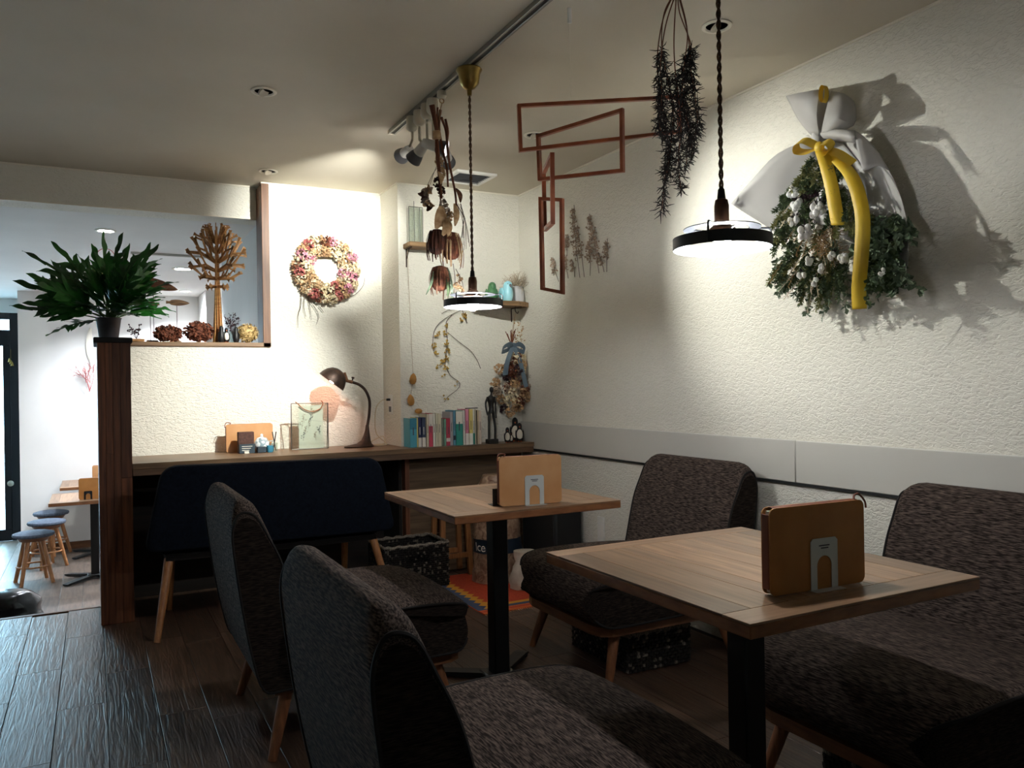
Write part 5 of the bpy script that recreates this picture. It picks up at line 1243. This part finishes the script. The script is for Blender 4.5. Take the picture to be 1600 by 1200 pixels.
# small side bunch
sb = thing('dried_mushroom_bunch', 'little bunch of grey brown curled dried pods hanging beside the banksia bundle', 'dried flowers', (BX-.05, by+.05, 2.0)); r_ = random.Random(13)
for P_ in ([(684, 255), (678, 270), (672, 288)], [(686, 258), (676, 272), (668, 290)]): MB().tube([bp(a, b, .05) for a, b in P_], .0009, 4).build('stem', M['twiggrey'], sb)
for k in range(13):
    px, py = 665+r_.uniform(-8, 9), 300+r_.uniform(-8, 26); c = bp(px, py, .05); mb = MB(); d = rdir(r_); lathe_at(mb, [(.003, -.012), (.006, -.002), (.015, .008), (.014, .010), (.004, .004), (.001, .002)], c, 10, d, cap=False); mb.build('pod', M[r_.choice(['dustpet', 'twiggrey', 'tanpet', 'bark'])], sb)
mb = MB()
for k in range(8): c = bp(666+r_.uniform(-5, 5), 290+r_.uniform(0, 10), .05); mb.petal(c, (r_.uniform(-.3, .3), 0, -1), rdir(r_), .05, .018, .25)
mb.build('husk', M['dustpet'], sb, smooth=False)

# ================================================================ wooden rectangle mobile
mo = thing('rectangle_mobile', 'hanging mobile of four linked thin mahogany rectangles', 'mobile', (1.5, 2.1, 1.95))
def rect(g0, g1, quad, t=.0105, dth=.007):
    """four-sided frame standing in the vertical plane through ground points g0, g1; quad = its outer corners"""
    a, b = Vector((g0[0], g0[1], 0)), Vector((g1[0], g1[1], 0)); u = (b-a).normalized(); n_ = u.cross(Vector((0, 0, 1))).normalized()
    C = []
    for (px, py) in quad:
        r = FWD + RGT*((px-800)/FPX) - UPV*((py-600)/FPX); p = CAM+r*((a-CAM).dot(n_)/r.dot(n_)); C.append(Vector(((p-a).dot(u), p.z)))
    Mx = Matrix(((u.x, 0, n_.x, a.x), (u.y, 0, n_.y, a.y), (0, 1, 0, 0), (0, 0, 0, 1)))
    inner = []
    for i in range(4):
        p = C[i]; e0 = (p-C[i-1]).normalized(); e1 = (C[(i+1) % 4]-p).normalized()
        n0 = Vector((e0.y, -e0.x)); n1 = Vector((e1.y, -e1.x)); bis = (n0+n1).normalized(); inner.append(p+bis*(t/max(.3, bis.dot(n0))))
    for i in range(4):
        j = (i+1) % 4; mb = MB(); mb.prism([tuple(C[i]), tuple(C[j]), tuple(inner[j]), tuple(inner[i])], -dth, dth, Mx); mb.build('frame_bar', M['mahog'], mo, smooth=False)
P1 = at(809, 200, d=2.50); P2 = at(1064, 180, d=2.62)
rect(P1, P2, [(808, 163), (1064, 149), (1064, 208), (811, 238)])
P1 = at(840, 240, d=2.66); P2 = at(975, 220, d=2.46)
rect(P1, P2, [(839, 211), (974, 169), (975, 269), (842, 283)])
P1 = at(849, 300, d=2.78); P2 = at(864, 300, d=2.52)
rect(P1, P2, [(849, 268), (863, 238), (864, 350), (851, 362)], .012, .007)
P1 = at(844, 380, d=2.68); P2 = at(881, 380, d=2.62)
rect(P1, P2, [(843, 308), (880, 310), (881, 460), (846, 453)])
h0 = at(892, 157, d=2.557); MB().tube([h0, (h0.x, h0.y, H-.0005)], .0005, 4).build('thread', M['paper'], mo)
q = at(857, 262, d=2.64); MB().tube([q, at(857, 282, d=2.64)], .0005, 4).build('thread', M['paper'], mo)
mb = MB(); c = Vector((h0.x, h0.y, H)); mb.box((c.x-.006, c.y-.004, H-.05), (c.x+.006, c.y+.004, H-.0005), .001); mb.build('ceiling_hook', M['whitepl'], mo)

# ================================================================ dark hanging branches
hb = thing('hanging_branch_bunch', 'bunch of dark reddish needle leaved branches hung from the ceiling by the mobile', 'dried branches', (1.45, 1.75, 2.0)); r_ = random.Random(19); D = 2.23
tops = [(1050, -10), (1052, -8), (1056, -12), (1060, -10), (1063, -6), (1068, -10)]
tp = at(1058, 0, d=D); top = Vector((tp.x, tp.y, H-.001)); MB().tube([top, at(1056, -14, d=D)], .004, 6).build('string', M['twigtan'], hb)
br = [[(1055, -14), (1036, 30), (1027, 90), (1030, 140), (1037, 180), (1044, 230), (1038, 285), (1034, 330)], [(1056, -14), (1038, 20), (1034, 70), (1042, 120), (1052, 170), (1048, 230), (1042, 270)], [(1057, -14), (1053, 60), (1055, 110), (1060, 150), (1064, 200), (1060, 250), (1064, 298)],
      [(1058, -14), (1070, 30), (1077, 70), (1080, 110), (1086, 150), (1090, 190), (1084, 215)], [(1059, -14), (1062, 20), (1080, 72), (1072, 100), (1070, 150), (1076, 200), (1072, 260)], [(1057, -14), (1040, 40), (1032, 100), (1034, 150), (1030, 190), (1036, 215)], [(1060, -14), (1074, 50), (1068, 110), (1066, 160), (1078, 205), (1082, 240)]]
for P_ in br:
    off = r_.uniform(-.07, .07); P = bez([at(a, b, d=D+off*min(1, max(0, b/150))) for a, b in P_], 7); mb = MB(); mb.tube(P, [.0019*(1-.5*i/len(P)) for i in range(len(P))], 5, mi=0); mb.build('branch', M['twigred'], hb)
    mb = MB(); n = len(P)
    for i in range(int(n*.36), n):
        for j in range(9):
            d = (rdir(r_)+Vector((0, 0, -.55))).normalized(); p = P[i]+rdir(r_)*.006; L = r_.uniform(.018, .034); q = p+d*L; mb.tube([p, (p+q)*.5+rdir(r_)*.003, q], [.0013, .0016, .0006], 3, cap=False)
    o = mb.build('needle_leaves', M['darkseed'], hb); o['kind'] = 'stuff'

# ================================================================ pressed stems on the right wall
r_ = random.Random(23)
stems = [((873, 440), (864, 402), 8, 24, 'short'), ((888, 435), (885, 398), 7, 18, 'small'), ((906, 434), (897, 320), 8, 60, 'tallest'), ((913, 433), (902, 352), 9, 30, 'leaning'), ((898, 433), (894, 406), 6, 14, 'tiny'), ((922, 431), (920, 376), 8, 30, 'upright'), ((936, 427), (921, 334), 12, 60, 'broad'), ((944, 425), (935, 395), 7, 16, 'low'), ((948, 425), (949, 374), 7, 30, 'lone oval'), ((886, 400), (888, 368), 9, 30, 'forked')]
spots = ['lowest', 'second', 'tall', 'thin', 'tiny', 'upright', 'broad', 'low', 'oval', 'forked']
SL = ['short dried flower stem on the wall, apart from the rest beside the hanging rectangle', 'small dried flower stem on the wall with a thin wispy head', 'tallest dried flower stem on the wall with a long spire', 'dried flower stem on the wall leaning against the tallest one', 'tiniest dried flower stem on the wall', 'upright dried flower stem on the wall with a conical head', 'broad headed dried flower stem on the wall with a bent stalk', 'low dried flower stem on the wall below the oval headed one', 'dried flower stem on the wall with a single compact oval head', 'forked dried flower sprig on the wall without a visible foot']
for i, ((bx_, by_), (tx_, ty_), wpx, n, nm) in enumerate(stems):
    a, b = at(bx_, by_, x=WX-.008), at(tx_, ty_, x=WX-.010); t = thing('dried_flower', SL[i], 'dried flower', tuple(a), 'dried flower stems fixed to the wall')
    mid = (a+b)*.5+Vector((0, r_.uniform(-.015, .015), 0)); P = bez([a, mid, b], 6); MB().tube(P, .0016, 5).build('stalk', M['twiggrey'], t)
    mb = MB(); f0 = .30 if n > 40 else .42; ww = wpx*.0031
    for k in range(n*3):
        f = f0+(1-f0)*r_.random(); q = P[int(f*(len(P)-1))]; g = (f-f0)/(1-f0); s = ww*math.sin(PI*(.25+.72*g))
        c = q+Vector((-r_.uniform(0, .014), r_.uniform(-s, s), r_.uniform(-.01, .01))); mb.petal(c, rdir(r_), (-1, r_.uniform(-.5, .5), r_.uniform(-.5, .5)), .015, .012, .25)
    mb.v = [(min(x, WX-.0015), y, z) for (x, y, z) in mb.v]; mb.build('blossoms', M['dustpet'], t, smooth=False)

# ================================================================ big wrapped bouquet on the right wall
bb_ = thing('wrapped_bouquet', 'large evergreen and cotton bouquet in grey paper with a yellow ribbon on the wall', 'bouquet', (2.36, 2.05, 1.7)); r_ = random.Random(29)
def W(px, py, out): return at(px, py, x=WX-out)
def sheet(rows, m, name='wrap_paper', sub=3):
    """smooth sheet through a coarse grid of points"""
    G = [bez(r, sub) for r in rows]; cols = list(zip(*G)); G2 = [bez(c, sub) for c in cols]; mb = MB(); mb.strip(G2); o = mb.build(name, m, bb_, ang=50)
    md = o.modifiers.new('thickness', 'SOLIDIFY'); md.thickness = .0008; return o
wp = M['wrap']
# lower wrap: left wing, back, right wing
sheet([[W(1272, 214, .05), W(1215, 240, .10), W(1180, 275, .13), W(1142, 318, .16)], [W(1276, 222, .04), W(1230, 262, .08), W(1200, 296, .10), W(1160, 330, .11)], [W(1282, 240, .03), W(1245, 300, .04), W(1222, 330, .05), W(1195, 352, .06)], [W(1290, 262, .02), W(1262, 330, .02), W(1245, 352, .02), W(1225, 372, .02)]], wp)
sheet([[W(1276, 216, .03), W(1262, 290, .02), W(1258, 340, .015)], [W(1290, 218, .03), W(1310, 290, .015), W(1312, 370, .012)], [W(1305, 222, .03), W(1345, 290, .015), W(1362, 390, .012)], [W(1318, 225, .03), W(1375, 300, .03), W(1398, 410, .03)]], wp)
sheet([[W(1334, 203, .15), W(1340, 235, .175), W(1347, 267, .19)], [W(1346, 210, .15), W(1352, 238, .17), W(1358, 264, .18)], [W(1362, 225, .14), W(1367, 243, .15), W(1372, 259, .155)], [W(1378, 244, .125), W(1383, 255, .13), W(1388, 266, .13)]], wp)
sheet([[W(1281, 208, .11), W(1306, 202, .14), W(1334, 203, .15)], [W(1283, 212, .11), W(1308, 212, .15), W(1335, 214, .17)], [W(1286, 216, .09), W(1310, 220, .12), W(1337, 224, .15)]], wp)
sheet([[W(1318, 222, .02), W(1345, 280, .012), W(1366, 350, .012), W(1378, 435, .015)], [W(1340, 222, .05), W(1374, 280, .045), W(1394, 350, .045), W(1400, 440, .045)], [W(1362, 226, .10), W(1394, 278, .105), W(1412, 335, .10), W(1416, 420, .09)], [W(1370, 234, .115), W(1399, 285, .12), W(1416, 340, .115), W(1420, 400, .10)]], wp)
# top flare
sheet([[W(1268, 212, .05), W(1248, 188, .08), W(1228, 150, .11)], [W(1272, 212, .09), W(1256, 184, .13), W(1244, 146, .15)], [W(1280, 212, .10), W(1276, 180, .14), W(1280, 140, .14)], [W(1284, 212, .06), W(1292, 178, .07), W(1296, 142, .06)]], wp)
sheet([[W(1282, 212, .10), W(1288, 182, .14), W(1298, 142, .11)], [W(1290, 212, .11), W(1306, 184, .17), W(1318, 146, .13)], [W(1296, 210, .09), W(1326, 192, .13), W(1334, 158, .10)], [W(1296, 211, .05), W(1334, 196, .06), W(1338, 172, .05)]], wp)
mb = MB(); lathe_at(mb, [(.02, -.03), (.026, -.01), (.028, .01), (.022, .03)], W(1280, 216, .075), 14); mb.build('paper_neck', wp, bb_)
for k in range(6): p = W(1280, 208, .07); MB().tube([p, p+Vector((r_.uniform(-.02, .02), r_.uniform(-.02, .03), r_.uniform(.06, .10)))], .003, 5).build('stem', M['twigred'], bb_)
# yellow ribbon
ye = M['yellow']
def tail(pts, w_, name='ribbon_tail', wd=(-.5, .86, 0)):
    mb = MB(); P = bez(pts, 7); rows = []
    for i, p in enumerate(P):
        d = Vector(wd).normalized(); rows.append([p-d*w_*.5, p+Vector((-.0015, 0, 0)), p+d*w_*.5])
    mb.strip(rows); o = mb.build(name, ye, bb_, ang=60); md = o.modifiers.new('thickness', 'SOLIDIFY'); md.thickness = .0008; return o
tail([W(1284, 236, .165), W(1292, 262, .18), W(1300, 295, .185), W(1305, 325, .185), W(1310, 352, .18)], .046, wd=(-.5, .86, .12))
tail([W(1300, 240, .14), W(1330, 275, .18), W(1345, 320, .20), W(1348, 360, .205), W(1345, 410, .20), W(1342, 450, .18), W(1343, 483, .16)], .046)
for pts in ([(1276, 228, .15), (1258, 220, .175), (1246, 224, .18), (1246, 236, .175), (1262, 238, .165), (1278, 232, .15)], [(1278, 228, .15), (1292, 222, .17), (1300, 230, .165), (1292, 240, .155), (1280, 234, .15)], [(1292, 234, .14), (1310, 240, .15), (1326, 250, .145), (1334, 256, .14)]):
    mb = MB(); P = bez([W(*q) for q in pts], 6); rows = [[p-Vector((.02, 0, .012)), p-Vector((.003, 0, 0)), p+Vector((.016, 0, .014))] for p in P]; mb.strip(rows); mb.build('ribbon_loop', ye, bb_)
mb = MB(); mb.ball(W(1280, 230, .165), (.014, .019, .02), 12, 8); mb.build('ribbon_knot', ye, bb_)
c = W(1287, 147, .14); P = [c+Vector((0, .013*math.cos(2*PI*k/20), .030*math.sin(2*PI*k/20))) for k in range(21)]
mb = MB(); mb.strip([[p+Vector((-.011, 0, 0)), p+Vector((.011, 0, 0))] for p in P]); mb.build('ribbon_top_loop', ye, bb_)
# evergreen filling
def sprig(p, d, L, m, n, nl, w_, name, droop=.5):
    mb = MB(); P = [p]; dd = d.normalized()
    for i in range(8): P.append(P[-1]+dd*L/8); dd = (dd+Vector((0, 0, -droop/8))+rdir(r_)*.06).normalized()
    mb.tube(P, .0013, 4, cap=False)
    for k in range(n):
        i = r_.randint(2, 8); t = (P[i]-P[i-1]).normalized(); q = P[i-1]+(P[i]-P[i-1])*r_.random(); e = (t*.7+rdir(r_)).normalized(); mb.petal(q, e, rdir(r_), nl*r_.uniform(.7, 1.2), w_, .2)
    mb.v = [(min(x, WX-.003), y, z) for (x, y, z) in mb.v]; o = mb.build(name, M[m], bb_, smooth=False); return o
nk = W(1285, 232, .09)
for k in range(120):
    py = 243+112*r_.random(); hw = 26+42*(py-243)/112; px = 1284+r_.uniform(-hw, hw*1.25); p = W(px, py, r_.uniform(.05, .17)); dn = (px-1284)/90
    sprig(p, Vector((-.7, -dn+r_.uniform(-.4, .4), -.6)), r_.uniform(.045, .085), r_.choice(['pine', 'pine', 'pine', 'moss']), 95, .017, .0045, 'evergreen_sprig')
for k in range(70):
    px, py = r_.uniform(1220, 1318), r_.uniform(345, 435); p = W(px, py, r_.uniform(.03, .14)); sprig(p, Vector((-.5, r_.uniform(-.7, .9), -.9)), r_.uniform(.06, .11), r_.choice(['pine', 'moss', 'sage', 'moss', 'pine', 'pine']), 80, .019, .005, 'evergreen_sprig')
for k in range(30):
    px, py = r_.uniform(1250, 1305), r_.uniform(410, 460); p = W(px, py, r_.uniform(.03, .10)); sprig(p, Vector((-.2, r_.uniform(-.4, .4), -1)), r_.uniform(.05, .09), r_.choice(['pine', 'sage', 'moss']), 50, .019, .005, 'evergreen_sprig')
for k in range(62):
    px, py = r_.uniform(1338, 1412), r_.uniform(330, 428); p = W(px, py, r_.uniform(.03, .15)); sprig(p, Vector((-.35, r_.uniform(-1, .3), -.7)), r_.uniform(.05, .11), r_.choice(['sage', 'sage', 'pine']), 22, .026, .022, 'eucalyptus_sprig')
for (px, py, dy) in ((1225, 415, .7), (1236, 425, .6), (1228, 395, .8), (1270, 450, .1), (1320, 425, 0), (1325, 440, -.1), (1350, 440, -.3), (1360, 425, -.3), (1395, 425, -1), (1410, 430, -1.2), (1300, 455, .2)):
    p = W(px, py, .07); sprig(p, Vector((-.2, dy, -.6)), .10, 'sage', 14, .024, .019, 'eucalyptus_sprig')
for k in range(22):
    px, py = r_.uniform(1225, 1300), r_.uniform(300, 440); p = W(px, py, r_.uniform(.08, .15)); sprig(p, Vector((-.5, r_.uniform(-.8, .8), -.6)), r_.uniform(.08, .15), r_.choice(['cream', 'twigtan', 'drymoss']), 16, .012, .004, 'dry_grass')
for (px, py, r) in ((1274, 330, .030), (1280, 322, .02), (1256, 362, .030), (1245, 320, .026), (1238, 300, .024), (1318, 405, .022), (1240, 345, .022), (1300, 400, .016), (1284, 420, .018), (1262, 408, .02), (1272, 440, .018), (1252, 430, .018), (1378, 425, .014)):
    c = W(px, py, .185); t = MB()
    for k in range(7): t.ball(c+rdir(r_)*r*.60, [r*q for q in (.42, .36, .5)], 8, 6)
    o = t.build('cotton_boll', M['cotton'], bb_)
    mb = MB()
    for k in range(4): mb.petal(c+Vector((.01, 0, r*.6)), rdir(r_)+Vector((0, 0, .3)), rdir(r_), r*1.2, r*.4, .3)
    mb.build('husk', M['darkseed'], o, smooth=False)
for (px, py) in ((1290, 385), (1296, 365), (1302, 395), (1285, 375)):
    mb = MB(); c = W(px, py, .14)
    for k in range(40):
        d = rdir(r_); P = [c+d*.008]
        for j in range(4): d = (d+rdir(r_)*.5+Vector((0, 0, -.12))).normalized(); P.append(P[-1]+d*.013)
        mb.tube(P, .0009, 3, cap=False)
    mb.build('curly_tuft', M['twigtan'], bb_)
for (px, py) in ((1252, 310), (1262, 306), (1272, 302), (1246, 316), (1258, 318)):
    mb = MB(); clump(mb, W(px, py, .15), (.018, .018, .014), 60, .016, r_, wide=.35); mb.build('pine_cone', M['plum'], bb_, smooth=False)
